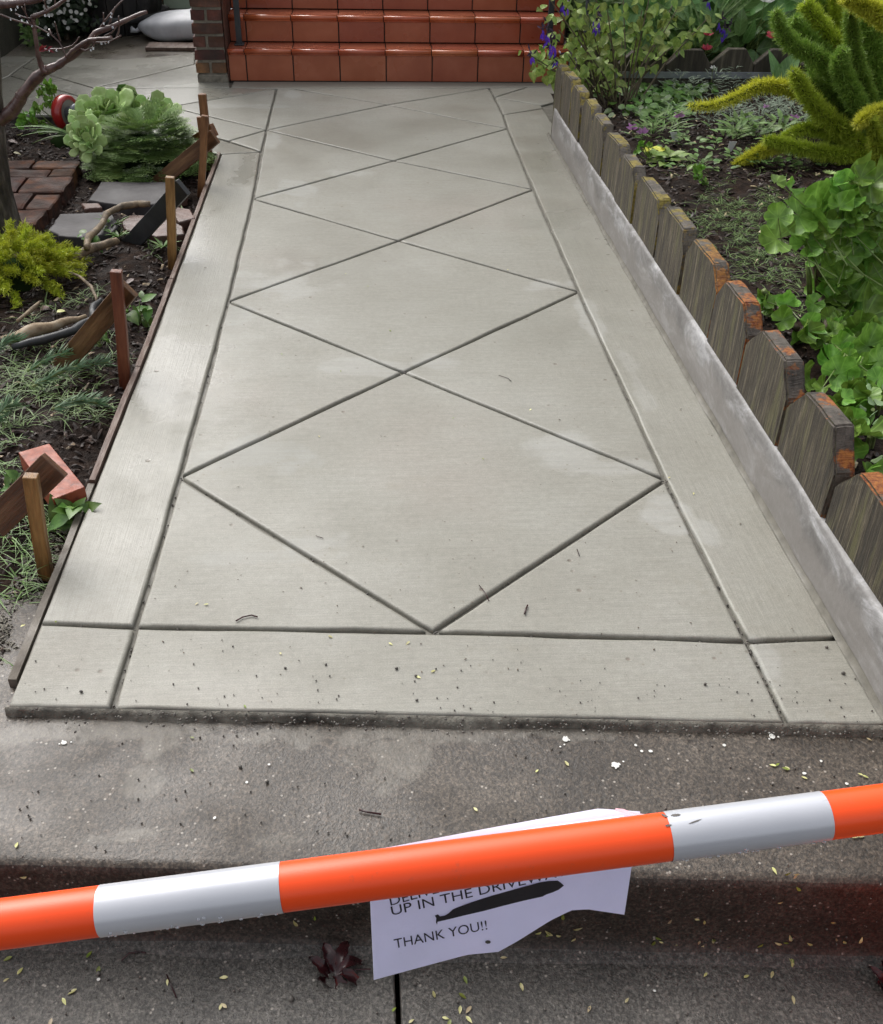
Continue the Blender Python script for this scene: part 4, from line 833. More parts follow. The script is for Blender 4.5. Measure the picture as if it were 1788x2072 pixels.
me = bpy.data.meshes.new('inner_shade'); bm.to_mesh(me); bm.free(); obj('inner_shade', me, M['matte'], fe, None, True)  # dark filler lump in place of the mound's inner shade
# yellow heather clump at left edge
def needles(centers, dirs, L, w, spread):
    n = len(centers); c = np.array(centers); d = np.array(dirs); d = d+rng.normal(0, spread, (n, 3)); d /= np.linalg.norm(d, axis=1)[:, None]
    s = np.cross(d, rng.normal(0, 1, (n, 3))); s /= np.linalg.norm(s, axis=1)[:, None]+1e-9; l = L*rng.uniform(.6, 1.2, (n, 1)); v = np.stack([c-s*w/2, c+s*w/2, c+d*l], 1).reshape(-1, 3)
    return v
def needle_obj(name, v, mat, parent=None):
    n = len(v)//3; me = bpy.data.meshes.new(name); me.vertices.add(n*3); me.vertices.foreach_set('co', v.reshape(-1)); me.loops.add(n*3); me.loops.foreach_set('vertex_index', np.arange(n*3)); me.polygons.add(n)
    me.polygons.foreach_set('loop_start', np.arange(n)*3); me.update(calc_edges=True); return obj(name, me, mat, parent)
hc = P(20, 600, -.03); he = thing('yellow_heather', 'bright yellow green feathery clump at the left edge below the trunk', 'plant', (hc.x, hc.y, -.04))
for k in range(120):
    a = random.uniform(0, 2*math.pi); r_ = math.sqrt(random.random()); b_ = Vector((hc.x-.03+.17*r_*math.cos(a), hc.y+.15+.17*r_*math.sin(a), -.02+.11*(1-r_*r_))); d = Vector((math.cos(a)*(.3+r_), math.sin(a)*(.3+r_)-.2, .9-.7*r_)).normalized(); L = random.uniform(.07, .12)
    nn_ = 330; t_ = rng.random(nn_)[:, None]; c = np.array(b_)+np.array(d)*t_*L-np.array([0, 0, 1])*(t_**2)*L*.25+rng.normal(0, .006, (nn_, 3)); needle_obj('sprig', needles(c, np.tile(np.array(d), (nn_, 1))*.9, .018, .0036, .6), M['yelgreen'], he)
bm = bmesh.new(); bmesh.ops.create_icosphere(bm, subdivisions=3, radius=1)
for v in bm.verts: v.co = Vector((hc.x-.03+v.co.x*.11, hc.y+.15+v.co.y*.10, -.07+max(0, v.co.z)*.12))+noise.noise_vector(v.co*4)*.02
me = bpy.data.meshes.new('inner_shade_lump'); bm.to_mesh(me); bm.free(); obj('inner_shade_lump', me, M['matte'], he, None, True)  # dark filler lump, its colour painted as shade within the clump
# red wheel with grey hub
wh = thing('cast_wheel', 'red rimmed wheel with grey cast hub lying behind the succulents', 'wheel', Q(128, 250, 5.35))
wc = Q(134, 228, 5.45); ax = Vector((.88, -.40, .05)).normalized(); t1 = ax.cross(Vector((0, 0, 1))).normalized(); t2 = ax.cross(t1)
def lathe(name, prof, mat, n=40):
    m = MB(); v = []
    for i in range(n):
        a = 2*math.pi*i/n; e = t1*math.cos(a)+t2*math.sin(a)
        for r_, h_ in prof: v.append(wc+e*r_+ax*h_)
    k = len(prof); m.add(v, [(i*k+j, ((i+1) % n)*k+j, ((i+1) % n)*k+j+1, i*k+j+1) for i in range(n) for j in range(k-1)]); return m.build(name, mat, wh, True)
lathe('tyre', [(.062, -.026), (.074, -.03), (.083, -.02), (.086, 0), (.083, .02), (.074, .03), (.062, .024)], M['wheelred']); lathe('disc', [(.0, .012), (.04, .014), (.063, .022)], M['wheelface']); lathe('disc', [(.063, -.022), (0, -.02)], M['wheelface'])
lathe('hub', [(.030, .01), (.030, .05), (.045, .055), (.048, .075), (.036, .08), (.036, .12), (.042, .125), (.042, .16), (.025, .165), (.025, .2), (0, .2)], M['wheelgrey'])
# small geranium weed beside the trunk
def stemmy(name, label, cat, base, tips, mesh_, mat, s, stem_r=.004, grp=None):
    t_ = thing(name, label, cat, base, grp); m = MB()
    for tp_ in tips:
        b_ = Vector(base); mid = b_.lerp(tp_, .5)+rv(.015); m.tube([b_, mid, tp_], [stem_r, stem_r*.8, stem_r*.5], 6)
    m.build('stem', M['stem'], t_)
    for tp_ in tips: leaves(t_, 'leaf', mesh_, [lmat(tp_+rv(s*.25), rv(1)+Vector((0, -.3, .2)), (0, -.5, 1), s*random.uniform(.7, 1.2)) for _ in range(2)], mat)
    return t_
b_ = P(128, 268, -.03); stemmy('geranium_seedling', 'leggy geranium with scalloped leaves between the maple trunk and the red wheel', 'plant', b_, [Q(x, y, b_.y) for x, y in [(92, 178), (103, 172), (110, 185), (85, 192), (97, 200), (75, 225), (60, 235), (70, 250), (88, 262), (120, 240), (130, 225), (50, 250), (105, 215), (80, 218), (45, 240)]], FANS, M['pel'], .05)
# strappy leaves left of the rosettes
sp_ = thing('strap_leaved_plant', 'dark green strappy leaves fanning left from the pale succulents', 'plant', P(150, 285, -.03)); base = Q(150, 280, 4.95)
for x, y in [(60, 240), (75, 252), (90, 262), (70, 262), (105, 250), (100, 272), (85, 285), (110, 290)]: q_ = Q(x, y, 4.9); leaves(sp_, 'leaf', STRAP, [lmat(base, q_-base+Vector((0, 0, .08)), (0, -.2, 1), (q_-base).length*1.1)], M['grass'])
# mulch, litter, grasses
SHARD = mesh('shard', [(-.5, -.18, 0), (.5, -.10, .02), (.42, .16, 0), (-.4, .2, .03), (0, 0, .16), (.1, .03, -.1)], [(0, 1, 4), (1, 2, 4), (2, 3, 4), (3, 0, 4), (1, 0, 5), (2, 1, 5), (3, 2, 5), (0, 3, 5)])
def scatter(name, n, reg, zf, smin, smax, tmpl, mat, tilt=.5, dz=.004, label=None, cond=None, bias=None):
    mats = []; k = 0
    while len(mats) < n and k < n*6:
        k += 1; x = random.uniform(reg[0], reg[1]); y = reg[2]+(reg[3]-reg[2])*(random.random()**(bias or 1))
        if cond and not cond(x, y): continue
        s = random.uniform(smin, smax); mats.append(Matrix.Translation((x, y, zf(x, y)+dz))@Euler((random.uniform(-tilt, tilt), random.uniform(-tilt, tilt), random.uniform(0, 6.28))).to_matrix().to_4x4()@Matrix.Diagonal((s, s*random.uniform(.6, 1.3), s, 1)))
    o = joined(name, tmpl, mats, mat); o.data.polygons.foreach_set('use_smooth', [False]*len(o.data.polygons)); tag(o, label, None, None, 'stuff'); return o
inl = lambda x, y: y < bed_edge(x)-.05 and y > 1.5
scatter('bark_mulch', 11000, (-3.2, -.70, 1.5, 6.0), zleft, .012, .042, SHARD, M['chip'], .6, .004, 'dark wet bark mulch on the left soil', inl)
scatter('soil_crumbs', 5000, (-1.6, -.70, 1.36, 3.2), zleft, .004, .013, SHARD, M['soil'], .9, .003, 'dark soil crumbs by the form boards')
scatter('cement_crumbs', 1500, (-.80, -.69, 1.34, 2.1), zleft, .005, .018, SHARD, M['spill'], .9, .006, 'grey cement crumbs spilt beside the form board')
scatter('dry_litter', 420, (-2.6, -.72, 1.6, 5.6), zleft, .012, .034, SHARD, M['straw'], .5, .008, 'pale dry leaf bits on the left soil', inl)
def blades(name, spots, mat, label, L=(.05, .11), w=1., n=14, lean=.7, parent=None, tm=None, kind='stuff'):
    mats = []
    for c in spots:
        for i in range(n):
            a = random.uniform(0, 6.28); d = Vector((math.cos(a)*lean, math.sin(a)*lean, random.uniform(.25, 1))); mats.append(lmat(Vector(c)+rv(.012), d, (0, 0, 1), random.uniform(*L), w))
    o = joined(name, tm or BLADE, mats, mat, parent); tag(o, label, None, None, kind); return o
gz = lambda x, y: Vector((*P(x, y, -.03)[:2], zleft(P(x, y, -.03).x, P(x, y, -.03).y)))
def area(px_list, n, sp=14): return [gz(x+random.gauss(0, sp), y+random.gauss(0, sp*.6)) for x, y in px_list for _ in range(n)]
blades('trimmed_grass', area([(20, 740), (60, 760), (100, 770), (150, 765), (40, 790), (90, 800), (10, 830), (150, 830), (190, 815), (30, 880)], 8, 24), M['grass'], 'green grass and weeds cut low on the left soil', (.04, .09), 1.2, 9, 1.1)
blades('thin_weeds', area([(20, 1080), (50, 1110), (10, 1010), (120, 1040), (30, 1150), (15, 930), (60, 1030), (100, 1060), (10, 1190), (15, 1350)], 4, 16), M['grass'], 'thin weeds near the nearest stake', (.04, .11), .9, 8, 1.)
blades('low_grass', area([(300, 500), (290, 640), (185, 590), (150, 600), (250, 470), (330, 490), (60, 560), (200, 680), (110, 620), (90, 700), (40, 645), (230, 720)], 4, 14), M['grass'], 'small grass tufts among the branches on the left', (.03, .075), 1.4, 8, .9)
def spurge(px0, px1, label, n=130):
    a, b_ = gz(*px0)+Vector((0, 0, .03)), gz(*px1)+Vector((0, 0, .045)); t_ = thing('spurge_stem', label, 'plant', a, 'cut spurge stems on the soil'); m = MB(); m.tube([a, a.lerp(b_, .5)+Vector((0, 0, .02)), b_], [.004, .004, .003], 6); m.build('stem', M['stem'], t_)
    mats = []; d = (b_-a).normalized()
    for i in range(n):
        s = random.random(); p = a.lerp(b_, s)+Vector((0, 0, .02*math.sin(s*3.1))); an = random.uniform(0, 6.28); o_ = d.orthogonal().normalized(); e = o_*math.cos(an)+d.cross(o_)*math.sin(an); mats.append(lmat(p, d*.9+e, e, random.uniform(.028, .045), .9))
    leaves(t_, 'leaf', leaf_nar, mats, M['greygrass'])
leaf_nar = leaf_me('narrow_leaf', .16, 3, .3, .2)
spurge((70, 800), (222, 748), 'long blue green cut spurge stem lying toward the reddish stake'); spurge((110, 850), (220, 828), 'blue green spurge sprig lowest of the cut stems, near the form board', 90)
spurge((60, 770), (180, 735), 'spurge sprig lying just above the longest cut stem', 80); spurge((-5, 735), (48, 715), 'spurge sprig at the left edge near the split log', 70); spurge((-8, 870), (40, 845), 'spurge sprig at the left edge below the cut grass', 60); spurge((150, 740), (185, 718), 'small spurge tip beside the dark brown brace board', 60)
for (x, y, lab, s) in [(285, 640, 'small broad leaved weed right of the reddish stake', .05), (125, 1045, 'lettuce green weed growing beside the nearest stake', .055), (185, 510, 'round leaved clover weed below the fallen branches', .03), (55, 1000, 'small round leaved weed under the nearest brace board', .03), (205, 700, 'small feathery weed at the foot of the dark brown brace', .03)]:
    b_ = gz(x, y); stemmy('broadleaf_weed', lab, 'weed', b_, [b_+Vector((random.uniform(-.045, .045), random.uniform(-.03, .03), random.uniform(.02, .07))) for _ in range(7)], [OVAL, HEART], M['cover'], s, .002, 'broad leaved weeds in the left bed')
for (x, y, lab) in [(242, 485, 'bright green strap leaved weed at the foot of the black brace'), (330, 500, 'bright strap leaved tuft left of the ochre stake foot'), (235, 465, 'bright grassy tuft between the flagstones'), (375, 440, 'tiny bright weed on the reddish stone behind the ochre stake')]:
    b_ = gz(x, y)+Vector((0, 0, .01)); t_ = thing('grassy_weed', lab, 'weed', b_, 'strap leaved weeds in the left bed'); leaves(t_, 'leaf', leaf_nar, [lmat(b_, Vector((math.cos(a), math.sin(a), random.uniform(.3, .9))), (0, 0, 1), random.uniform(.05, .09), 1.) for a in [random.uniform(0, 6.28) for _ in range(16)]], M['grass'])
# coloured fallen leaves
LBL = ['curled pink brown leaf near the maple trunk', 'yellow curled leaf beside the pink brown one near the trunk', 'bright yellow leaf scrap below the leggy geranium', 'pink edged leaf by the pale succulents', 'pale leaf scrap beside the lower fallen branch', 'yellow leaf scrap lying on the old bricks', 'tiny yellow leaf scrap above the grey slate', 'brown curled leaf behind the reddish stake', 'brown curled leaf right of the yellow heather', 'pale dry leaf behind the split log', 'brown dry leaf against the split log']
for i, (x, y, mt_, s) in enumerate([(18, 288, 'redstone', .05), (42, 276, 'leaflet', .045), (28, 310, 'leaflet', .035), (200, 290, 'pinkfl', .035), (342, 510, 'leaflet', .03), (75, 345, 'leaflet', .03), (230, 366, 'leaflet', .025), (272, 570, 'redstone', .04), (100, 622, 'redstone', .045), (118, 640, 'leaflet', .04), (90, 660, 'redstone', .05)]):
    o = obj('fallen_leaf', OVAL.copy(), M[mt_], None, lmat(gz(x, y)+Vector((0, 0, .012)), rv(1)*Vector((1, 1, .1)), (0, -.2, 1), s)); tag(o, LBL[i], 'leaf', 'fallen leaves on the left mulch')
# shrub with tiny white flowers in far left corner
wb = thing('white_flowered_shrub', 'dark shrub with tiny white flowers against the far left wall', 'shrub', P(130, 82, 0)); by = P(130, 82, 0).y
mats = [lmat(Q(random.gauss(125, 26), random.uniform(-60, 66), by+random.uniform(-.12, .2)), rv(1), (0, -1, .4), random.uniform(.035, .06)) for _ in range(1500)]
leaves(wb, 'foliage', OVAL, mats, M['darkleaf'], 240)
leaves(wb, 'flower', ROUND, [lmat(Q(random.gauss(125, 30), random.uniform(-5, 60), by-.13), rv(1), (0, -1, .5), .028) for _ in range(34)], M['whitefl'])
m = MB(); m.tube([Vector((P(130, 84, 0).x, by+.05, 0)), Q(128, 0, by+.05), Q(126, -120, by+.05)], [.02, .016, .01], 7); m.build('trunk', M['wstem'], wb)
cw_ = thing('corner_weed', 'yellowish weed at the foot of the dark garden wall', 'weed', P(60, 92, 0)); leaves(cw_, 'leaf', LANC, [lmat(P(60+random.gauss(0, 9), 92, 0)+Vector((0, 0, random.uniform(0, .12))), rv(1), (0, -1, .5), .07) for _ in range(40)], M['grass'])
# ================================================================ RIGHT BED
# picket edging along the path
pf = thing('picket_edging', 'low weathered dog eared picket fence with lichen beside the curb', 'fence', (.985, 3.3, 0))
yp = [(.25, 1749, 957), (.25, 1643, 794), (.25, 1550, 669), (.25, 1480, 573), (.25, 1413, 490), (.25, 1358, 423), (.25, 1307, 365), (.25, 1271, 317), (.25, 1239, 274), (.25, 1213, 235), (.25, 1190, 203), (.25, 1170, 175), (.25, 1150, 148)]
def Xp(x, y, xx): d = ray(x, y); return Vector(np.array([0, 0, H])+d*(xx/d[0]))
peaks = [Xp(a, b_, .98) for _, a, b_ in yp]
ext = [1.29-.0, 1.0]
ends = [p.y for p in peaks]
def picket(y_near, y_far, ztop, x0=.976, th=.046, lean=0., seed=0):
    wd = y_far-y_near; k_ = max(0, min(1, (3.2-y_near)/1.8)); cn = .055+.015*k_+random.uniform(-.01, .01); cf = .045+.045*k_+random.uniform(-.01, .01); hn = .060+.028*k_+random.uniform(-.01, .01); hf = .05+.035*k_; g = .0035
    pts = [(y_near+g, -.1), (y_near+g, ztop-hn), (y_near+cn, ztop+random.uniform(-.004, .002)), (y_far-cf, ztop), (y_far-g, ztop-hf), (y_far-g, -.1)]
    bm = bmesh.new(); vs = [bm.verts.new((x0, y, z_)) for y, z_ in pts]; fc = bm.faces.new(vs); r_ = bmesh.ops.extrude_face_region(bm, geom=[fc])
    for v in [e for e in r_['geom'] if isinstance(e, bmesh.types.BMVert)]: v.co.x += th
    bmesh.ops.recalc_face_normals(bm, faces=bm.faces[:]); bmesh.ops.subdivide_edges(bm, edges=[e for e in bm.edges if e.calc_length() > .04], cuts=3, use_grid_fill=True); bmesh.ops.bevel(bm, geom=[e for e in bm.edges if len(e.link_faces) == 2 and e.calc_face_angle() > .3], offset=.0045, segments=2, affect='EDGES')
    me = bpy.data.meshes.new('picket'); bm.to_mesh(me); bm.free()
    for v in me.vertices:
        v.co.x += lean*v.co.z+noise.noise(Vector((v.co.y*4, v.co.z*3, seed)))*.004; v.co += noise.noise_vector(Vector((v.co.x*30, v.co.y*30, v.co.z*20)))*.004
    return obj('picket', me, M['picket'], pf)
bounds = [p.y+.088 for p in peaks]               # far edge of each picket
for i, p in enumerate(peaks):
    yn = bounds[i-1] if i else bounds[0]-.30
    picket(yn, bounds[i], p.z, .970+random.uniform(0, .006), .046, random.uniform(-.01, .01), i)
picket(bounds[0]-.60, bounds[0]-.30, .345, .972, .046, 0, 40)
picket(bounds[-1], bounds[-1]+.22, peaks[-1].z-.01, .974, .046, 0, 41)
m = MB(); m.box(1.0225, 1.03, 1.0, bounds[-1]+.2, .20, .235); m.build('rear_strap', M['iron'], pf)
# rear edging fence
yrf = 5.775; rf = thing('rear_picket_edging', 'dark dog eared picket edging with grey metal strap behind the right bed', 'fence', (1.9, yrf, .1))
vx = [Q(x, 130, yrf).x for x in (1166, 1253, 1349, 1440, 1527)]; vx += [vx[-1]+.265*i for i in range(1, 9)]
for i in range(len(vx)-1):
    x0, x1 = vx[i]+.002, vx[i+1]-.002; zt = Q(1400, 101, yrf).z+random.uniform(-.006, .006); pts = [(x0, .05), (x0, zt-.075), (x0+.085, zt), (x1-.055, zt), (x1, zt-.075), (x1, .05)]
    bm = bmesh.new(); vs = [bm.verts.new((x, yrf, z_)) for x, z_ in pts]; fc = bm.faces.new(vs); r_ = bmesh.ops.extrude_face_region(bm, geom=[fc])
    for v in [e for e in r_['geom'] if isinstance(e, bmesh.types.BMVert)]: v.co.y += .045
    bmesh.ops.recalc_face_normals(bm, faces=bm.faces[:]); bmesh.ops.bevel(bm, geom=bm.edges[:], offset=.003, segments=1, affect='EDGES'); me = bpy.data.meshes.new('picket'); bm.to_mesh(me); bm.free(); obj('picket', me, M['rearwood'], rf)
for x0, x1 in ((Q(1213, 150, yrf).x, Q(1272, 150, yrf).x), (Q(1272, 150, yrf).x+.003, vx[-1])): bbox('metal_strap', x0, x1, yrf-.008, yrf-.001, Q(1400, 158, yrf).z, Q(1400, 145, yrf).z, M['metal'], rf, .001)
# mulch and ground growth
gr_ = lambda x, y: (lambda p: Vector((p.x, p.y, zright(p.x, p.y))))(P(x, y, ZR))
scatter('bark_mulch', 11500, (1.04, 4.6, 1.4, 5.7), zright, .012, .044, SHARD, M['chip'], .6, .004, 'dark wet bark mulch on the right bed', None, .9)
scatter('dry_litter', 480, (1.04, 3.6, 1.6, 5.6), zright, .010, .030, SHARD, M['straw'], .5, .008, 'pale dry bits on the right bed')
def areaR(px_list, n, sp=14): return [gr_(x+random.gauss(0, sp), y+random.gauss(0, sp*.5)) for x, y in px_list for _ in range(n)]
blades('low_weeds', areaR([(1450, 430), (1500, 440), (1560, 420), (1480, 470), (1540, 480), (1600, 450), (1430, 455), (1530, 520), (1580, 500), (1490, 510), (1600, 540), (1560, 560), (1520, 400), (1450, 400), (1640, 480), (1520, 455)], 26, 26), M['grass'], 'low matted weeds covering the middle of the right bed', (.022, .055), 1.3, 7, 1.3)
blades('sparse_weeds', areaR([(1400, 360), (1620, 590), (1560, 600), (1500, 560), (1640, 640), (1380, 340), (1450, 320), (1600, 340), (1640, 345), (1560, 350), (1350, 300)], 6, 22), M['fern'], 'sparse seedlings on the right mulch', (.02, .05), 1.6, 6, 1.2)
mats = []
for x, y, n_, sp_x in [(1290, 190, 90, 30), (1340, 195, 90, 30), (1390, 200, 60, 30), (1310, 225, 60, 30), (1350, 235, 50, 28), (1250, 190, 40, 20)]:
    for _ in range(n_): p = gr_(x+random.gauss(0, sp_x), y+random.gauss(0, 9)); mats.append(lmat(p+Vector((0, 0, random.uniform(.015, .05))), rv(1)*Vector((1, 1, .3)), (random.uniform(-.4, .4), -.5, 1), random.uniform(.03, .05)))
vp = thing('violet_patch', 'patch of round green leaves in front of the rear pickets', 'ground cover', gr_(1330, 200)); leaves(vp, 'leaf', ROUND, mats, M['cover'], 300)
def tuft(name, label, cat, spots, mesh_, mat, s, n, hgt, spread, grp=None, cap=120):
    c0 = gr_(*spots[0]); t_ = thing(name, label, cat, c0, grp); mats = []
    for sp in spots:
        c = gr_(*sp)
        for _ in range(n):
            a = random.uniform(0, 6.28); r_ = abs(random.gauss(0, spread)); hh = random.uniform(.01, hgt)*max(.2, 1-r_/spread*.3); mats.append(lmat(c+Vector((r_*math.cos(a), r_*math.sin(a), hh)), Vector((math.cos(a), math.sin(a)-.2, random.uniform(.1, .9))), (0, -.3, 1), s*random.uniform(.7, 1.2)))
    leaves(t_, 'leaf', mesh_, mats, mat, cap); return t_
tuft('silver_plant', 'silvery grey fine leaved plant left of the arching yellow plume', 'plant', [(1400, 205), (1440, 195), (1370, 195), (1480, 190)], leaf_nar, M['silver'], .040, 70, .13, .08, cap=300)
tuft('silver_plant', 'spreading silvery plant under the arching yellow plume', 'plant', [(1480, 250), (1540, 245), (1600, 250), (1430, 245), (1620, 270), (1570, 225)], leaf_nar, M['silver'], .045, 130, .11, .13, cap=300)
tuft('leafy_weed', 'bright green leafy plant behind the grey plant tag', 'plant', [(1480, 290), (1530, 285), (1580, 280), (1500, 275)], LANC, M['grass'], .07, 34, .10, .07)
tuft('leafy_weed', 'yellow green upright plant behind the white plant tag', 'plant', [(1340, 275), (1360, 265), (1320, 290)], leaf_nar, M['grass'], .07, 44, .12, .05)
tuft('primrose', 'pale yellow primrose with crinkled leaves near the lichen picket', 'flower', [(1330, 322), (1350, 330)], OVAL, M['fernlight'], .055, 22, .04, .04)
leaves(bpy.data.objects['primrose'], 'flower', ROUND, [lmat(gr_(1312+random.uniform(-8, 30), 322+random.uniform(-5, 8))+Vector((0, 0, .05)), rv(1)*Vector((1, 1, .2)), (0, -.5, 1), .03) for _ in range(9)], M['fox1'])
tuft('leafy_weed', 'low grey green plant at the tips of the lowest plumes', 'plant', [(1510, 330), (1560, 335), (1600, 320)], OVAL, M['ivy'], .035, 34, .04, .08)
tuft('leafy_weed', 'leafy plant hugging the picket bases beside the small geranium', 'plant', [(1420, 345), (1380, 300)], OVAL, M['ivy'], .035, 30, .05, .08)
# plant tags
for x, y, x1, y1, lab, c in [(1372, 292, 1364, 268, 'white plastic plant tag stuck upright in the mulch', 'tagw'), (1474, 305, 1485, 287, 'greyish tilted plant tag in front of the bright leafy plant', 'tagw')]:
    b_ = gr_(x, y); tp_ = Q(x1, y1, b_.y); m = MB(); d = tp_-b_; w_ = .017
    m.add([b_+Vector((-w_*.5, 0, -.02)), b_+Vector((w_*.5, 0, -.02)), tp_+Vector((w_, .002, 0)), tp_+Vector((-w_, .002, 0)), b_+Vector((-w_*.5, .002, -.02)), b_+Vector((w_*.5, .002, -.02)), tp_+Vector((w_, .004, 0)), tp_+Vector((-w_, .004, 0))], [(0, 1, 2, 3), (7, 6, 5, 4), (0, 3, 7, 4), (1, 5, 6, 2), (3, 2, 6, 7)])
    o = m.build('plant_tag', M[c]); tag(o, lab, 'plant tag')
# small flowers
def flower(x, y, hh, mat, lab, cat='flower', s=.03, npet=6, yy=None):
    b_ = gr_(x, y) if yy is None else Vector((Q(x, y, yy).x, yy, ZR)); t_ = thing('small_flower', lab, cat, b_, None); top = b_+Vector((random.uniform(-.01, .01), 0, hh)) if yy is None else Q(x, y, yy)
    m = MB(); m.tube([b_, b_.lerp(top, .5)+Vector((.005, 0, 0)), top], .0015, 5); m.build('stem', M['stem'], t_)
    leaves(t_, 'petal', OVAL, [lmat(top, Vector((math.cos(a), math.sin(a)*.5-.2, random.uniform(.1, .6)+abs(math.sin(a))*.4)), (0, -.8, .6), s) for a in [i*6.28/npet for i in range(npet)]], mat)
flower(1603, 275, .07, M['lilac'], 'single lilac flower beside the lowest foxtail plume', s=.03); flower(1372, 272, .07, M['lilac'], 'small lilac flower above the white plant tag'); flower(1280, 282, .04, M['lilac'], 'lilac flower nearest the pickets')
flower(1296, 292, .04, M['lilac'], 'lilac flower right of the one nearest the pickets'); flower(1434, 190, .12, M['whitefl'], 'single white daisy in front of the metal strap', s=.018); flower(1545, 238, .06, M['lilac'], 'dull purple flower under the arching plume', s=.02)
# foxtail fern
rt = P(1765, 325, ZR); ff_ = thing('foxtail_fern', 'large foxtail fern with long bushy yellow green plumes at the right edge', 'fern', (rt.x, rt.y, ZR))
def k1(x, y): return (1370.8+x*.2335, y*.2335)
def plume(pts, radii, mat, y0, y1, n=9000, tip=True):
    """a curved spike: stem core and thousands of needles"""
    k = len(pts); p3 = [np.array(Q(*k1(*p), y0+(y1-y0)*i/(k-1))) for i, p in enumerate(pts)]; rr_ = np.array(radii, float)*.2335/F*.93
    Zs = np.array([p[1] for p in p3])*1.18; rw = rr_*Zs
    # Catmull-Rom samples
    S = 24; P_ = []; Rr = []
    for i in range(k-1):
        a, b_, c, d = p3[max(i-1, 0)], p3[i], p3[i+1], p3[min(i+2, k-1)]
        for j in range(S):
            t_ = j/S; P_.append(.5*((2*b_)+(-a+c)*t_+(2*a-5*b_+4*c-d)*t_*t_+(-a+3*b_-3*c+d)*t_**3)); Rr.append(rw[i]*(1-t_)+rw[i+1]*t_)
    P_.append(p3[-1]); Rr.append(rw[-1]); P_ = np.array(P_); Rr = np.array(Rr); m = MB(); m.tube([Vector(p) for p in P_[::6]], list(Rr[::6]*.38+.001), 8); o = m.build('plume', M['foxcore'], ff_, True)
    seg = np.linalg.norm(np.diff(P_, axis=0), axis=1)*Rr[:-1]; cdf = np.cumsum(seg)/seg.sum(); idx = np.searchsorted(cdf, rng.random(n)); tn = P_[np.minimum(idx+1, len(P_)-1)]-P_[idx]; tn /= np.linalg.norm(tn, axis=1)[:, None]+1e-9
    rd = rng.normal(0, 1, (n, 3)); rd -= tn*(rd*tn).sum(1)[:, None]; rd /= np.linalg.norm(rd, axis=1)[:, None]; R_ = Rr[idx][:, None]*(1+.18*np.sin(idx*.35)[:, None])
    c = P_[idx]+(P_[np.minimum(idx+1, len(P_)-1)]-P_[idx])*rng.random((n, 1))+rd*R_*rng.uniform(.25, .72, (n, 1)); v = needles(c, rd*.85-tn*.5, .029, .0040, .42)
    q_ = needle_obj('needles', v, mat, o); q_['kind'] = 'stuff'
Y0 = rt.y
plume([(110, 912), (270, 920), (420, 880), (570, 815), (700, 745), (850, 745), (1000, 775), (1200, 830), (1350, 900), (1500, 985), (1640, 1080)], [9, 26, 34, 44, 56, 58, 62, 62, 66, 70, 60], M['fox1'], Y0-.02, Y0+.15, 9000)
plume([(1005, 610), (1060, 720), (1130, 830), (1250, 980), (1400, 1100), (1550, 1200), (1650, 1310)], [30, 62, 72, 82, 85, 82, 70], M['fox2'], Y0-.08, Y0, 9000)
plume([(495, 1432), (640, 1362), (760, 1300), (870, 1270), (960, 1262)], [8, 40, 48, 46, 40], M['fox1'], Y0-.06, Y0-.04, 5000)
plume([(760, 1212), (850, 1225), (1000, 1268), (1200, 1310), (1450, 1350), (1650, 1350)], [12, 34, 52, 62, 68, 60], M['fox2'], Y0-.09, Y0-.02, 8000)
plume([(900, 1205), (1000, 1150), (1120, 1115), (1300, 1130), (1500, 1200), (1650, 1300)], [12, 36, 50, 62, 72, 66], M['fox2'], Y0+.02, Y0+.02, 7000)
plume([(1445, 420), (1410, 520), (1420, 620), (1500, 780), (1560, 900), (1610, 1000), (1650, 1160)], [22, 70, 84, 86, 84, 80, 66], M['fox3'], Y0-.08, Y0, 8500)
plume([(850, 90), (880, 200), (940, 330), (1060, 420), (1200, 490), (1330, 600), (1450, 800), (1600, 1100)], [26, 55, 68, 76, 82, 86, 86, 70], M['fox3'], Y0+.02, Y0+.05, 9500)
plume([(1010, 160), (1080, 280), (1200, 400), (1330, 520), (1450, 680)], [40, 66, 74, 80, 76], M['fox3'], Y0+.14, Y0+.12, 7000)
plume([(1100, 20), (1180, 130), (1280, 280), (1390, 410), (1500, 580), (1600, 800)], [58, 72, 78, 80, 80, 74], M['fox2'], Y0+.18, Y0+.12, 8500)
plume([(1500, 90), (1510, 220), (1530, 420), (1590, 640), (1660, 850), (1700, 1050)], [36, 56, 58, 62, 66, 60], M['fox3'], Y0-.02, Y0+.04, 8000)
plume([(1180, -60), (1250, 70), (1330, 230), (1390, 350)], [40, 48, 54, 56], M['fox3'], Y0+.3, Y0+.25, 5000)
plume([(1370, -60), (1370, 80), (1380, 200), (1420, 330)], [44, 52, 50, 50], M['fox2'], Y0+.26, Y0+.24, 5000)
plume([(1600, 150), (1660, 280), (1700, 450), (1720, 650), (1730, 900)], [60, 84, 90, 96, 90], M['fox3'], Y0+.16, Y0+.1, 8000)
plume([(1450, -40), (1560, 20), (1680, 80), (1800, 150), (1900, 220)], [50, 66, 78, 84, 80], M['fox1'], Y0-.12, Y0-.1, 7500)
plume([(1560, 1085), (1620, 1030), (1700, 985), (1800, 975), (1920, 1010)], [16, 52, 62, 68, 66], M['fox1'], Y0-.3, Y0-.2, 6000)
plume([(1690, 1030), (1715, 1150), (1740, 1280), (1765, 1400), (1790, 1530), (1800, 1600)], [14, 44, 58, 62, 56, 30], M['fox2'], Y0-.3, Y0-.22, 7000)
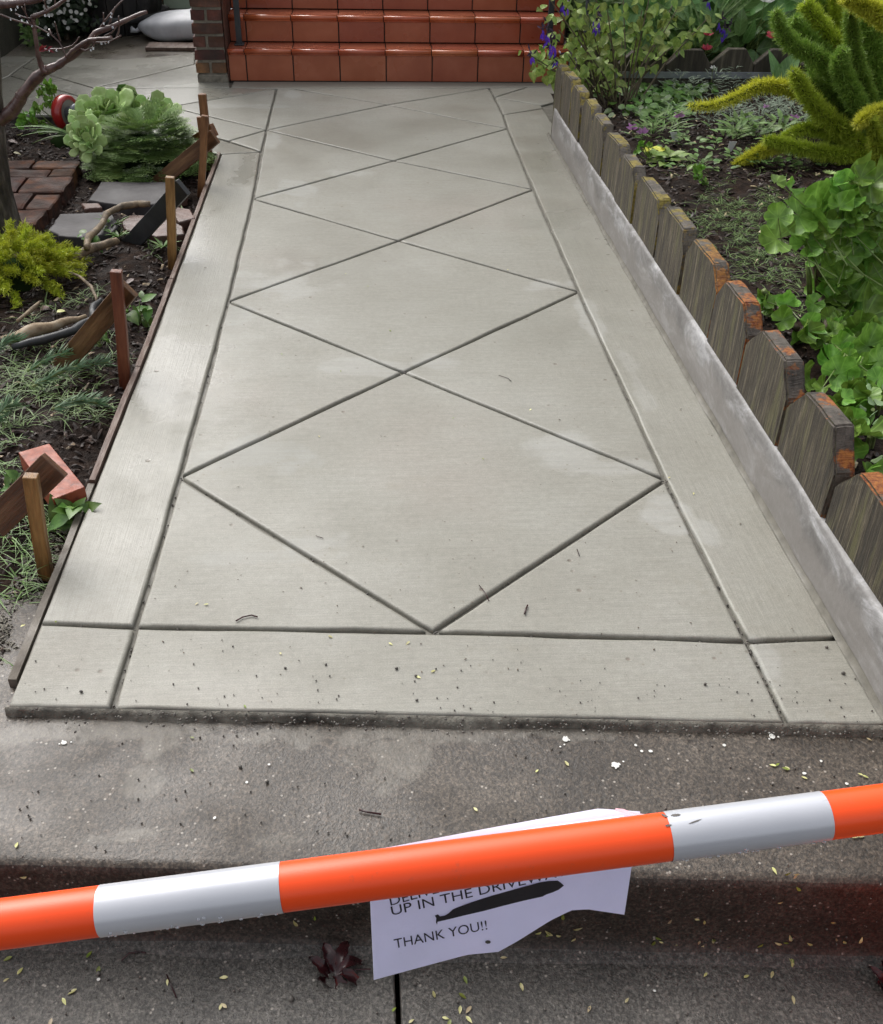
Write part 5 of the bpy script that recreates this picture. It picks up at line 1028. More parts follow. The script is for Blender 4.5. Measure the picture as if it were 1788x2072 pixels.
for pts, y in [([(1250, 560), (1350, 700), (1480, 880), (1600, 1050)], .2), ([(1500, 560), (1600, 760), (1680, 950), (1720, 1150)], .12), ([(1150, 420), (1220, 600), (1350, 760), (1500, 900)], .3), ([(1720, 200), (1760, 500), (1780, 800), (1780, 1100)], .15), ([(1130, 700), (1280, 800), (1400, 900), (1560, 1010), (1680, 1120)], .08), ([(1450, 250), (1520, 500), (1620, 700), (1700, 900)], .3), ([(1500, 1050), (1600, 1180), (1700, 1300), (1760, 1400)], .04), ([(1180, 1000), (1300, 1130), (1450, 1260), (1650, 1330)], .12)]:
    plume(pts, [50, 84, 92, 90, 84][:len(pts)], M['fox3'], Y0+y, Y0+y*.6, 7000)
# pelargonium bush
pc = P(1720, 690, ZR); pg = thing('pelargonium_bush', 'large pelargonium bush with round scalloped bright green leaves at the right edge', 'shrub', (pc.x, pc.y, ZR))
def g2(x, y): return (1542+x*.1654, 342.7+y*.1654)
def g3(x, y): return (1542+x*.1654, 651+y*.1654)
big = [(690, 530, 195), (450, 565, 165), (1010, 300, 150), (180, 150, 75), (360, 230, 75), (200, 590, 110), (180, 850, 150), (530, 900, 150), (780, 970, 190), (830, 640, 120), (1030, 690, 130), (1060, 520, 110), (1210, 110, 100), (1330, 190, 190), (1230, 440, 110), (1100, 980, 150), (1310, 750, 110), (1350, 600, 110), (1280, 1020, 100), (1440, 880, 120), (900, 1380, 165), (870, 1580, 130), (1300, 1320, 220), (1270, 1800, 230), (900, 160, 70),
       (640, 1640, 85), (560, 1960, 120), (850, 1970, 90), (950, 1840, 80), (60, 1620, 70), (1440, 320, 150), (1430, 520, 90), (830, 1180, 110), (1000, 1230, 90), (1400, 1500, 140), (1460, 1050, 120), (500, 760, 80), (600, 1060, 90), (1180, 830, 150), (760, 760, 120), (1150, 640, 110), (950, 450, 100), (300, 1650, 90), (250, 1850, 100), (1430, 1250, 150), (1150, 1480, 90), (1050, 1060, 110)]
big3 = [(1300, 300, 195), (950, 640, 160), (960, 280, 110), (740, 810, 80), (1000, 940, 90), (870, 120, 80), (1420, 700, 110), (1420, 480, 140), (530, 130, 110), (1200, 100, 150), (1450, 150, 150), (1060, 420, 70), (600, 820, 60)]
mats = []; stems = MB(); root = Vector((pc.x+.05, pc.y, ZR))
def yb_of(X_, Y_):                                   # near leaves sit low in the picture, far ones high
    return min(P(X_, Y_, ZR).y-.17, 2.72+(X_-1650)*.0004)
for L_, g in ((big, g2), (big3, g3)):
    for x, y, r_ in L_:
        X_, Y_ = g(x, y); yy = yb_of(X_, Y_)+random.uniform(-.03, .03); c = Q(X_, Y_, yy); s = r_*.1654*2*yy*1.22/F*1.36
        nrm = Vector((random.uniform(-.45, .45), -.75+random.uniform(-.25, .35), .75+random.uniform(-.3, .2))); tipd = rv(1); tipd = (tipd-nrm.normalized()*tipd.dot(nrm.normalized())).normalized(); Mx = lmat(c-tipd*.0, tipd, nrm, s); mats.append(Mx)
        b_ = root+Vector((random.uniform(-.25, .25), random.uniform(-.3, .3), 0)); mid = c.lerp(b_, .35)+Vector((0, 0, .02)); stems.tube([c, c.lerp(b_, .22)+Vector((0, 0, .01)), mid], [.0014, .0018, .002], 5)
leaves(pg, 'leaf', FANS, mats, M['pel'])
mats = []
for _ in range(130):
    X_, Y_ = random.choice([(random.uniform(1610, 1800), random.uniform(400, 930)), (random.uniform(1660, 1800), random.uniform(380, 960)), (random.uniform(1640, 1800), random.uniform(420, 700))]); yy = yb_of(X_, Y_)+random.uniform(.02, .13); c = Q(X_, Y_, yy)
    if c.z < ZR+.015: continue
    mats.append(lmat(c, rv(1), (random.uniform(-.6, .6), -.8, .7), random.uniform(.05, .10)))
leaves(pg, 'leaf', FANS, mats, M['pel'])
stems.build('stem', M['stem'], pg)
for pts, r_ in [([(640, 2072), (720, 1760), (740, 1500)], .011), ([(1090, 1850), (1130, 1640), (1290, 1430)], .012), ([(590, 1560), (575, 1300), (560, 1130)], .008), ([(700, 1500), (690, 1300), (640, 1130)], .012), ([(430, 1950), (270, 1790), (160, 1690)], .010), ([(480, 400), (400, 320)], .007), ([(1488, 1400), (1320, 1530), (1160, 1640)], .012), ([(20, 1480), (60, 1540), (180, 1680), (330, 1830)], .008), ([(800, 1950), (770, 1750), (750, 1650)], .010), ([(880, 260), (840, 100)], .0035)]:
    m = MB(); m.tube([Q(*g2(x, y), yb_of(*g2(x, y))+.05) for x, y in pts], [r_, r_*.95, r_*.9, r_*.8][:len(pts)], 8); m.build('branch', M['wstem'] if r_ > .009 else M['stem'], pg, True)
for x, y in [(830, 65), (1100, 190)]: c = Q(*g2(x, y), yb_of(*g2(x, y))); leaves(pg, 'flower_bud', leaf_nar, [lmat(c, Vector((math.cos(a), math.sin(a), .6)), (0, 0, 1), .022, 2.) for a in [i*.45 for i in range(14)]], M['fernlight'])
jd = thing('fleshy_leaved_plant', 'grey green fleshy spoon leaved plant in the lower right behind the pickets', 'plant', P(1790, 960, ZR))
for x, y, s, dx, dy_ in [(1420, 1250, 330, .3, -1), (1300, 830, 150, -.2, 1), (1340, 1130, 170, .2, -1), (1230, 1080, 160, -1, .2), (1370, 1230, 130, .3, -.6), (1380, 650, 170, -.1, 1), (1290, 760, 130, -1, .1), (1440, 1000, 160, .8, .6), (1470, 1420, 200, 1, .4), (1190, 760, 110, -1, -.1), (1410, 1700, 180, 1, 0), (1330, 980, 120, .4, 1), (1460, 800, 140, .5, -.7)]:
    yj = P(*g3(x, y), ZR).y-.15; c = Q(*g3(x, y), yj); e = Q(*g3(x+dx*90, y+dy_*90), yj-.02); d = (e-c).normalized(); sz = s*.1654*yj*1.25/F*1.15; leaves(jd, 'leaf', SPOON, [lmat(c-d*sz*.5, d, (random.uniform(-.3, .3), -.75, .7), sz, 1.35)], M['jade'])
m = MB()
for _ in range(7): xx, yy = g3(random.uniform(1280, 1480), random.uniform(900, 1500)); a = Q(xx, yy, P(xx, yy, ZR).y-.13); m.tube([a, Vector((a.x+.05, a.y+.08, ZR-.02))], .005, 6)
m.build('stem', M['stem'], jd)
# seedling at picket edge
for x, y, lab, s in [(1545, 610, 'pale green cut geranium shoot between the pickets and the pelargonium bush', .05), (1300, 300, 'tiny green seedling poking out beside the pickets', .03), (1410, 350, 'tiny ivy shoot close behind a mid picket', .035)]:
    b_ = gr_(x+20, y+30); stemmy('seedling', lab, 'plant', b_, [Q(x+random.uniform(-14, 18), y+random.uniform(-14, 20), b_.y) for _ in range(5)], FANS, M['pel'], s, .003)
# ================================================================ PLANTS BEHIND THE REAR EDGING
# salvia
sy_ = 5.62; sv = thing('salvia_bush', 'loose salvia bush with purple flowers and dark stems at the stair corner', 'shrub', (1.35, sy_, ZR)); sb = Q(1245, 240, 5.45)
tips = [(1070, 110), (1085, 125), (1110, 100), (1130, 130), (1150, 110), (1160, 20), (1130, 60), (1190, 30), (1210, 60), (1180, 90), (1230, 20), (1260, 50), (1300, 20), (1340, 60), (1290, 90), (1240, 100), (1370, 20), (1400, 60), (1200, -20), (1260, -40), (1320, -30), (1140, -10), (1160, 150), (1190, 130), (1215, 150), (1100, -20), (1430, 40), (1380, -30), (1350, 100), (1170, 60)]
m = MB(); lm_ = []; sm_ = []
for i, (x, y) in enumerate(tips):
    yy = sy_+random.uniform(-.25, .2); tp_ = Q(x, y, yy); b_ = sb+Vector((random.uniform(-.06, .1), random.uniform(-.05, .1), -.05)); mid = b_.lerp(tp_, .5)+Vector((0, 0, .05)); m.tube([b_, mid, tp_], [.005, .004, .0022], 6)
    for _ in range(15):
        s = random.uniform(.62, 1.08); c = (mid.lerp(tp_, (s-.5)*2) if s > .5 else b_.lerp(mid, s*2))+rv(.05); lm_.append(lmat(c, rv(1)+Vector((0, 0, -.5)), (random.uniform(-.5, .5), -.8, .6), random.uniform(.035, .065)))
m.build('stem', M['wstem'], sv); random.shuffle(lm_); leaves(sv, 'leaf', [HEART, OVAL], lm_, M['salvia'])
for x, y, n_ in [(1100, 65, 9), (1120, 105, 10), (1128, 130, 8), (1072, 118, 5), (1118, 95, 6), (1145, 15, 6), (1208, 60, 7), (1462, 52, 7), (1470, 62, 5), (1430, 10, 4), (1465, 70, 4), (1210, 45, 4), (1110, 80, 5)]:
    c = Q(x, y, sy_-.28 if x < 1300 else 5.9); leaves(sv, 'flower', leaf_nar, [lmat(c+rv(.015), Vector((random.uniform(-.6, .6), -.2, -1)), (0, -1, 0), .032, 2.0) for _ in range(max(3, n_*2//3))], M['purple']); leaves(sv, 'calyx', leaf_nar, [lmat(c+Vector((0, 0, .035))+rv(.02), rv(1), (0, -1, 0), .03, 2.) for _ in range(6)], M['calyx'])
m = MB(); a, b_ = Q(1182, 108, 5.7), Q(1190, 0, 5.75); m.tube([a, b_, b_+(b_-a)*.6], .010, 8); o = m.build('garden_pole', M['iron']); tag(o, 'dark thin pole with white taped end leaning in the salvia', 'pole'); m = MB(); m.tube([Q(1177, 106, 5.69), Q(1180, 92, 5.695)], .014, 8); k_ = m.build('white_tape', M['tagw']); par(k_, o)
# broad leaved plants, strap leaves, background mass
def leafy(name, label, cx_, x0, x1, y0, y1, yy, n, mesh_, mat, s, cat='plant', upd=(0, -1, .5), droop=.3, dyy=.15):
    t_ = thing(name, label, cat, (Q(cx_, y1, yy).x, yy, .16)); mats = []; m = MB(); base = Vector((Q(cx_, y1, yy).x, yy+.05, .12))
    for _ in range(n):
        X_, Y_ = random.uniform(x0, x1), random.uniform(y0, y1); c = Q(X_, Y_, yy+random.uniform(-dyy, dyy)); d = Vector(((X_-cx_)/max(1, (x1-x0))*2, -.2, random.uniform(-droop, 1))); mats.append(lmat(c, d, (random.uniform(-.5, .5), -1, .6), s*random.uniform(.7, 1.2)))
        if random.random() < .3: m.tube([base, base.lerp(c, .5)+Vector((0, 0, .04)), c], .004, 5)
    leaves(t_, 'leaf', mesh_, mats, mat); m.build('stem', M['stem'], t_); return t_
leafy('broad_leaved_plant', 'plant with large folded green leaves above the middle rear pickets', 1330, 1290, 1400, 0, 90, 6.1, 60, BROAD, M['calla'], .20)
leafy('broad_leaved_plant', 'plant with broad leathery leaves behind the pink flowers', 1500, 1440, 1570, 10, 110, 6.1, 70, BROAD, M['calla'], .18)
leafy('strap_leaved_plant', 'clump of upright strap leaves between the two broad leaved plants', 1420, 1360, 1470, 40, 110, 6.05, 110, STRAP, M['grass'], .22, droop=-.3)
leafy('ivy_mass', 'small leaved green climber behind the pink flowers', 1480, 1400, 1590, -30, 70, 6.5, 300, HEART, M['ivy'], .07)
leafy('broad_leaved_plant', 'large pale leaves partly hidden behind the foxtail plumes', 1680, 1620, 1800, -20, 170, 5.9, 80, BROAD, M['calla'], .17)
leafy('ivy_mass', 'dense green leaves behind the salvia bush', 1270, 1200, 1400, -60, 70, 6.6, 300, HEART, M['ivy'], .08)
leafy('ivy_mass', 'dense foliage at the top right corner behind the fern', 1700, 1560, 1850, -60, 120, 6.3, 300, HEART, M['ivy'], .09)
c = Q(1585, 160, 5.7); t_ = thing('broad_leaved_plant', 'single large arching leaf at the right end of the rear pickets', 'plant', (c.x, 5.7, .13)); leaves(t_, 'leaf', BROAD, [lmat(Q(1575, 172, 5.68), Q(1612, 108, 5.66)-Q(1575, 172, 5.68), (-.5, -.8, .3), .20), lmat(Q(1578, 170, 5.7), Q(1562, 105, 5.7)-Q(1578, 170, 5.7), (-.3, -.8, .5), .18, .6)], M['calla'])
gb = [lmat(Vector((random.uniform(1.35, 4.2), random.uniform(6.3, 8.3), random.uniform(.15, .55))), rv(1), (random.uniform(-.5, .5), -1, .8), random.uniform(.07, .12)) for _ in range(5200)]
o = joined('background_foliage', HEART, gb, M['ivy']); tag(o, 'dense green foliage filling the bed in front of the house', None, None, 'stuff')
for x, y, lab, s in [(1565, 75, 'pink flower largest of the three beside the foxtail plumes', .045), (1430, 100, 'small pink flower just above the rear pickets', .035), (1432, 70, 'red pink flower half hidden among the leaves above the rear pickets', .035)]:
    flower(x, y, .1, M['pinkfl'], lab, 'flower', s, 9, 5.9)
for x, y, lab in [(1556, 2, 'left white calla bloom at the top edge above the foxtail fern'), (1578, 2, 'right white calla bloom at the top edge above the foxtail fern'), (1815, 2, '')][:2]:
    flower(x+(-8 if x < 1570 else 14), y, .1, M['whitefl'], lab, 'flower', .06, 5, 5.9)
# small rose coloured garden ornament
c = Q(1500, 10, 7.2); o_ = thing('garden_pot', 'pale pink glazed pot half hidden in foliage at the top edge', 'pot', (c.x, c.y, .2)); m = MB(); m.tube([(c.x, c.y, z_) for z_ in (.2, .3, c.z-.05, c.z+.04, c.z+.1)], [.12, .16, .19, .17, .15], 24); m.build('pot_body', M['pinkpot'], o_, True); m = MB(); m.tube([(c.x, c.y, c.z+.09), (c.x, c.y, c.z+.12)], [.17, .17], 24); m.build('rim', M['pinkpot'], o_, True)
# ================================================================ FRONT: barrier pole, notice, litter
pa, pb = DZ(0, 1870, .83), DZ(1788, 1635, .87); dr = (pb-pa); Lb = dr.length; dr.normalize()
bp_ = thing('barrier_pole', 'orange and white striped barrier pole crossing in front of the steps', 'barrier pole', pa.lerp(pb, .5)); tcut = lambda x: (x/1788)
def at_x(x):                                         # distance along the pole where its axis meets picture column x
    lo, hi = -.6, 1.6
    for _ in range(50):
        mid = (lo+hi)/2; p = pa+(pb-pa)*mid; q_ = A.T@(np.array(p)-np.array([0, 0, H])); xx = CX+q_[0]/q_[2]*F
        if xx < x: lo = mid
        else: hi = mid
    return (lo+hi)/2*Lb
cuts = [-.62]+[at_x(x) for x in (205, 572, 1350, 1668)]+[at_x(1668)+.335, 0]; cuts[-1] = Lb+.62
names = ['orange_section', 'white_band', 'orange_section', 'white_band', 'orange_section', 'white_band']; RB = .0201
cuts = [-.62, at_x(205), at_x(572), at_x(1350), at_x(1668), Lb+.62]
for i in range(5):
    a, b_ = cuts[i], cuts[i+1]; rr_ = RB+(.0004 if names[i] == 'white_band' else 0); k = max(2, int((b_-a)/.02)); m = MB()
    m.tube([pa+dr*(a+(b_-a)*j/k) for j in range(k+1)], rr_, 64, cap=False); o = m.build(names[i], M['tape'] if names[i] == 'white_band' else M['orange'], bp_, True)
upv = Vector((0, 0, 1)); bk = dr.cross(upv).normalized()*-1; dn = dr.cross(bk).normalized()
if dn.z > 0: dn = -dn
for i in range(46):
    band = random.choice([(at_x(215), at_x(560)), (at_x(1370), at_x(1655))]); s = random.uniform(*band); an = math.radians(random.choice([random.uniform(-15, 50), random.uniform(20, 60)]))
    fr_ = -bk*math.cos(an)+dn*math.sin(an); p = pa+dr*s+fr_*(RB+.0006); r_ = random.uniform(.0007, .0019); obj('water_drop', dm, None, bp_, lmat(p, dr, fr_, r_)@Matrix.Diagonal((1, 1, .6, 1)))
for x, y, x1, y1, w_ in [(1338, 1648, 1352, 1652, .0022), (1358, 1650, 1378, 1648, .0018), (1394, 1667, 1421, 1657, .0008), (1346, 1671, 1360, 1669, .0010)]:   # scuffs in the tape
    s = at_x((x+x1)/2); c = pa+dr*s; vw = (Vector((0, 0, H))-c).normalized()
    def onbar(X_, Y_):
        o_ = Vector((0, 0, H)); d = Vector(ray(X_, Y_)).normalized(); oc = o_-pa; d1 = d-dr*d.dot(dr); o1 = oc-dr*oc.dot(dr); A_ = d1.dot(d1); B_ = 2*d1.dot(o1); C_ = o1.dot(o1)-(RB+.0007)**2; D_ = B_*B_-4*A_*C_; return o_+d*((-B_-math.sqrt(max(0, D_)))/(2*A_))
    v = []; N_ = 8
    for j in range(N_+1):
        t_ = j/N_; p = onbar(x+(x1-x)*t_, y+(y1-y)*t_); wd = w_*math.sin(math.pi*min(1, t_*.9+.07))*random.uniform(.7, 1.2); sd_ = dr.cross((p-c)-dr*(p-c).dot(dr)).normalized(); v += [p+sd_*wd, p-sd_*wd]
    m = MB(); m.add(v, [(2*j, 2*j+1, 2*j+3, 2*j+2) for j in range(N_)]); m.build('scuff_mark', M['scuff'], bp_)
# traffic cones that carry the pole, just out of the picture at each end
for s, lab in ((-.54, 'orange traffic cone carrying the left end of the barrier pole'), (Lb+.57, 'orange traffic cone carrying the right end of the barrier pole')):
    p = pa+dr*s; zt = p.z+.0; t_ = thing('traffic_cone', lab, 'traffic cone', (p.x, p.y, -.2)); m = MB(); m.tube([(p.x, p.y, z_) for z_ in (-.17, -.1, zt-.03, zt+.03)], [.15, .135, .035, .03], 28); m.build('cone_body', M['orange'], t_, True); bbox('cone_base', p.x-.2, p.x+.2, p.y-.2, p.y+.2, -.199, -.165, M['orange'], t_, .008)
    m = MB(); h0 = -.1+(zt+.07)*.45; m.tube([(p.x, p.y, h0), (p.x, p.y, h0+.12)], [.135-.1*.45+.003, .135-.1*.45-.012], 28); m.build('white_collar', M['tape'], t_, True)
# notice
ybar = lambda x: (pa+dr*at_x(x)).y+RB+.004
ymap = {}
def yn(x):
    k = round(x/20)
    if k not in ymap: ymap[k] = ybar(k*20)
    if k+1 not in ymap: ymap[k+1] = ybar(k*20+20)
    k0 = math.floor(x/20); 
    for kk in (k0, k0+1):
        if kk not in ymap: ymap[kk] = ybar(kk*20)
    f_ = x/20-k0; return ymap[k0]*(1-f_)+ymap[k0+1]*f_
BOT = [(0, 757, 1983), (.2, 852, 1957), (.37, 946, 1932), (.5, 1009, 1926), (.57, 1047, 1905), (.7, 1114, 1863), (.79, 1157, 1842), (.85, 1190, 1840), (1, 1264, 1851)]
TOP = [(0, 745, 1722), (.12, 804, 1711), (.5, 1010, 1672), (.7, 1120, 1652), (.88, 1212, 1636), (1, 1296, 1642)]
def lerpt(T, u):
    for a, b_ in zip(T[:-1], T[1:]):
        if u <= b_[0]: f_ = (u-a[0])/(b_[0]-a[0]); return a[1]+(b_[1]-a[1])*f_, a[2]+(b_[2]-a[2])*f_
    return T[-1][1:]
def ppos(x, y, off=0.):                              # the sheet hangs straight down behind the pole, lower right part curls away
    line = 1870-235*x/1788; t_ = max(0, (y-line)/160); tb = max(0, (line+10-y)/100); cu = max(0, min(1, (x-930)/300)); return Q(x, y, yn(x)+.035*tb*tb+.012*cu*t_*t_+.002*math.sin(x*.02+y*.013)*min(1, t_)+.0035*noise.noise(Vector((x*.012+y*.004, y*.010, 2)))*min(1, t_*2)+.0016*abs(noise.noise(Vector((x*.006+y*.02, y*.008-x*.01, 7))))*min(1, t_*2)-off)
nt_ = thing('paper_notice', 'lavender white paper notice reading THANK YOU hanging from the striped pole', 'notice', ppos(1000, 1850))
nu, nv = 48, 30; m = MB(); v = []
for s in (0, .00035):
    for j in range(nv+1):
        for i in range(nu+1):
            u = i/nu; tx, ty = lerpt(TOP, u); bx, by_ = lerpt(BOT, u); g = j/nv; lx = 735+(757-735)*g if u == 0 else None; x, y = tx+(bx-tx)*g, ty+(by_-ty)*g; v.append(ppos(x, y, -s))
nn_ = (nu+1)*(nv+1); fr_ = [(j*(nu+1)+i, j*(nu+1)+i+1, (j+1)*(nu+1)+i+1, (j+1)*(nu+1)+i) for j in range(nv) for i in range(nu)]; m.add(v, fr_+[tuple(k+nn_ for k in q_[::-1]) for q_ in fr_]); m.build('sheet', M['paper'], nt_, True)
def text(s, x0, y0, ex, cap, name, shear=0.):
    cu = bpy.data.curves.new('t', 'FONT'); cu.body = s; cu.size = 1; cu.resolution_u = 4; ob = bpy.data.objects.new('t', cu); COL.objects.link(ob); bpy.context.view_layer.update(); me = bpy.data.meshes.new_from_object(ob); bpy.data.objects.remove(ob)
    xs = [v_.co.x for v_ in me.vertices]; W_ = max(xs); L_ = Vector(ex).length; e1 = Vector(ex)/L_; e2 = Vector((e1.y, -e1.x)); sx_ = L_/W_; sy_ = cap/.70
    bm = bmesh.new(); bm.from_mesh(me); bmesh.ops.triangulate(bm, faces=bm.faces[:]); bm.to_mesh(me); bm.free()
    for v_ in me.vertices:
        a_x, a_y = v_.co.x*sx_, v_.co.y*sy_; X_ = x0+e1.x*a_x+e2.x*a_y+shear*a_y; Y_ = y0+e1.y*a_x+e2.y*a_y; v_.co = ppos(X_, Y_, .0006)
    me.name = name; obj(name, me, M['ink'], nt_)
def f8(x, y): return (616.9+.4217*x, 1576+.4217*y)
a, b_ = f8(415, 657), f8(1262, 470); text('UP IN THE DRIVEWAY', *a, (b_[0]-a[0], b_[1]-a[1]-4), 19, 'printed_line', .05)
a = f8(408, 610); text('DELIVERIES', *a, (160, -43), 18, 'printed_line', .05)
a, b_ = f8(432, 814), f8(878, 722); text('THANK YOU!!', *a, (b_[0]-a[0], b_[1]-a[1]), 19, 'printed_line', .05)
rp = [(625, 656), (640, 650), (650, 660), (672, 656), (690, 646), (712, 626), (735, 616), (800, 592), (900, 560), (1000, 532), (1080, 511), (1130, 496), (1170, 490), (1215, 488), (1232, 500), (1245, 512), (1220, 532), (1190, 545), (1160, 555), (1142, 565), (1130, 562), (1050, 585), (950, 610), (860, 634), (760, 657), (700, 672), (638, 686), (636, 700), (630, 688), (632, 668)]
v = [ppos(*f8(x, y), .0007) for x, y in rp]; bm = bmesh.new(); fc = bm.faces.new([bm.verts.new(p) for p in v]); bmesh.ops.triangulate(bm, faces=[fc]); me = bpy.data.meshes.new('marker_bar'); bm.to_mesh(me); bm.free(); obj('marker_bar', me, M['ink'], nt_)
v = [ppos(*f8(880+14*math.cos(k*.9), 783+9*math.sin(k*.9)), .0007) for k in range(7)]; bm = bmesh.new(); fc = bm.faces.new([bm.verts.new(p) for p in v]); me = bpy.data.meshes.new('tear_hole'); bm.to_mesh(me); bm.free(); obj('tear_hole', me, M['scuff'], nt_)
# clear film and pink tape holding the sheet
m = MB(); T1 = [(806, 1712, 802, 1716), (900, 1694, 900, 1700), (1010, 1677, 1012, 1684), (1120, 1660, 1122, 1668), (1200, 1649, 1203, 1657), (1262, 1640, 1266, 1652)]; v = []
for a_x, a_y, b_x, b_y in T1: v += [ppos(a_x, a_y+9, .003), ppos(b_x, b_y+9, .004)]
m.add(v, [(2*i, 2*i+1, 2*i+3, 2*i+2) for i in range(5)]); m.build('clear_film', M['film'], nt_, True)
m = MB(); v = []
for x, y, w_ in [(1246, 1638, 3), (1262, 1641, 4), (1285, 1649, 4), (1310, 1652, 4), (1336, 1652, 4)]: v += [ppos(x, y-w_, .008), ppos(x, y+w_, .010)]
m.add(v, [(2*i, 2*i+1, 2*i+3, 2*i+2) for i in range(4)]); m.build('pink_tape', M['pink'], nt_, True)
# fallen leaflets
GRP = 'small fallen leaflets'; lfm = [leaf_me('fallen_leaflet', .42, 4, .25, .12*k) for k in (0, 1, 2)]
lfv = []
for k_, (mn_, wd_) in enumerate((('leaflet', 'pale yellow'), ('leaflet_olive', 'olive green'), ('leaflet_tan', 'pale tan'))):
    for l_ in lfm: c_ = l_.copy(); c_.materials.append(M[mn_]); lfv.append((c_, wd_))
used = {}
def zground(X_, Y_):
    """which surface the picture point falls on"""
    p = P(X_, Y_, 0)
    if p.y > 1.338+SK*p.x: return P(X_, Y_, .0015), Vector((0, 0, 1))
    p = P(X_, Y_, zl)
    if p.y > yr+.02+SK*p.x: return P(X_, Y_, zl+.002), Vector((0, 0, 1))
    p = P(X_, Y_, -.2)
    if p.y < ys+SK*p.x: return P(X_, Y_, -.198), Vector((0, 0, 1))
    d = ray(X_, Y_); t_ = (yr-.008)/(d[1]-SK*d[0]); return Vector(np.array([0, 0, H])+d*t_), Vector((0, -1, .02))
REFS = [(205, 1850, 'the leftmost orange and white join'), (390, 1890, 'the left white band'), (570, 1800, 'the join left of the notice'), (682, 1962, 'the maroon maple leaf'), (800, 2020, 'the sidewalk joint'), (1000, 1960, 'the notice bottom edge'), (1200, 1880, 'the notice right corner'), (1350, 1690, 'the scuffed tape end'), (1500, 1750, 'the right white band'), (1670, 1720, 'the rightmost join of the pole'), (1770, 1880, 'the red tinted riser end'), (1500, 1900, 'the foot of the riser'), (1600, 2000, 'the wet lower right sidewalk'), (1300, 2000, 'the middle of the right sidewalk'), (300, 2000, 'the lower left sidewalk'), (60, 1950, 'the lower left corner'), (880, 1560, 'the middle of the brown landing'), (1560, 1500, 'the largest white splatter'), (300, 1570, 'the pale cement smear'), (1145, 1496, 'the left splatter pair')]
REFS_C = [(365, 965, 'the left tip of the near diamond'), (1347, 970, 'the right tip of the near diamond'), (817, 753, 'the first diamond crossing'), (462, 610, 'the left tip of the second diamond'), (1172, 590, 'the right tip of the second diamond'), (807, 487, 'the second diamond crossing'), (797, 325, 'the third diamond crossing'), (876, 1278, 'the bottom tip of the near diamond'), (275, 1268, 'the left joint corner'), (1512, 1297, 'the right joint corner'), (1000, 1100, 'the centre of the near diamond'), (600, 1400, 'the left part of the front edge'), (1250, 1420, 'the right part of the front edge')]
def leaflet(X_, Y_, L, i, where):
    p, n_ = zground(X_, Y_); d = rv(1); d = (d-n_*d.dot(n_)).normalized(); mesh_, wd = lfv[random.choice([0, 1, 2, 0, 1, 2, 3, 4, 5, 6])]; o = obj('fallen_leaflet', mesh_, None, None, lmat(p+n_*.001, d, n_+rv(.15), L*.88))
    sz_ = 'larger ' if L > .0155 else ('tiny ' if L < .0115 else 'small '); lab = None
    for rf_ in sorted(REFS_C if Y_ < 1440 else REFS, key=lambda q_: (q_[0]-X_)**2+(q_[1]-Y_)**2):
        dx, dy = X_-rf_[0], Y_-rf_[1]; hz = 'left of ' if dx < 0 else 'right of '; vt = 'above ' if dy < 0 else 'below '
        for rel in ([hz, vt] if abs(dx) > abs(dy) else [vt, hz]):
            if lab is None and (sz_+wd+rel+rf_[2]) not in used: used[sz_+wd+rel+rf_[2]] = 1; lab = sz_+wd+' leaflet '+rel+rf_[2]
        if lab: break
    tag(o, lab, 'leaf', GRP+' on the '+where)
def f4(x, y): return (1302.3+x*.2718, 1542.2+y*.2718)
for x, y in [(985, 28), (1088, 58), (1632, 100), (1597, 558), (1050, 835), (1118, 865), (1162, 830), (1168, 955), (1000, 1045), (958, 785), (182, 1200), (382, 1162), (452, 1177), (92, 1300), (85, 1330), (147, 1342), (250, 1352), (420, 1325), (450, 1360), (525, 1315), (522, 1345), (655, 1375), (780, 1375), (892, 1352), (898, 1420), (1030, 1355), (1080, 1345), (1100, 1330), (1180, 1420), (1085, 1458), (1112, 1465), (1258, 1360), (1443, 1330), (1490, 1327), (1530, 1395), (1560, 1420), (1607, 1345), (965, 1558), (1107, 1530), (748, 1605), (1110, 1740), (1395, 1190), (475, 1570)]:
    X_, Y_ = f4(x, y); wh_ = 'dark riser of the step' if zground(X_, Y_)[1].y < -.5 else ('sidewalk' if zground(X_, Y_)[0].z < -.1 else 'brown landing'); leaflet(X_, Y_, random.uniform(.011, .017), 0, wh_)
for x, y in [(1135, 732), (1160, 755), (1190, 750), (1208, 747), (1240, 675), (1300, 763), (1290, 722), (765, 948), (740, 1030), (625, 1050), (1035, 980), (660, 1145), (700, 1155), (748, 1090), (800, 1092), (420, 1118), (940, 860), (1372, 1090), (1538, 1075), (775, 1140), (500, 1172)]: leaflet(*f8(x, y), random.uniform(.012, .019), 0, 'sidewalk')
for x, y in [(60, 610), (85, 695), (417, 615), (478, 655), (805, 718), (1095, 708), (370, 765), (250, 905), (1055, 865), (1090, 855), (302, 808), (1512, 432), (1430, 460), (18, 730), (130, 222), (78, 87)]: X_, Y_ = x*.4217, 1679.2+y*.4217; leaflet(X_, Y_, random.uniform(.011, .018), 0, 'sidewalk' if Y_ > 1850 else ('brown landing' if Y_ < 1730 else 'dark riser of the step'))
for x, y in [(1143, 320), (1665, 267), (1580, 273), (1752, 392), (1690, 408), (992, 525), (790, 660), (787, 797), (848, 115), (228, 192), (85, 208), (1335, 243)]: X_, Y_ = x*.4983, 1165.2+y*.4983; leaflet(X_, Y_, random.uniform(.010, .015), 0, 'new concrete' if Y_ < 1430 else 'brown landing')
for x, y in [(518, 767), (1355, 768), (1410, 782), (1705, 805), (385, 793), (150, 950), (1720, 655), (1685, 1052), (1480, 820)]: X_, Y_ = 891+x*.5018, 1165.2+y*.5018; leaflet(X_, Y_, random.uniform(.010, .015), 0, 'brown landing')
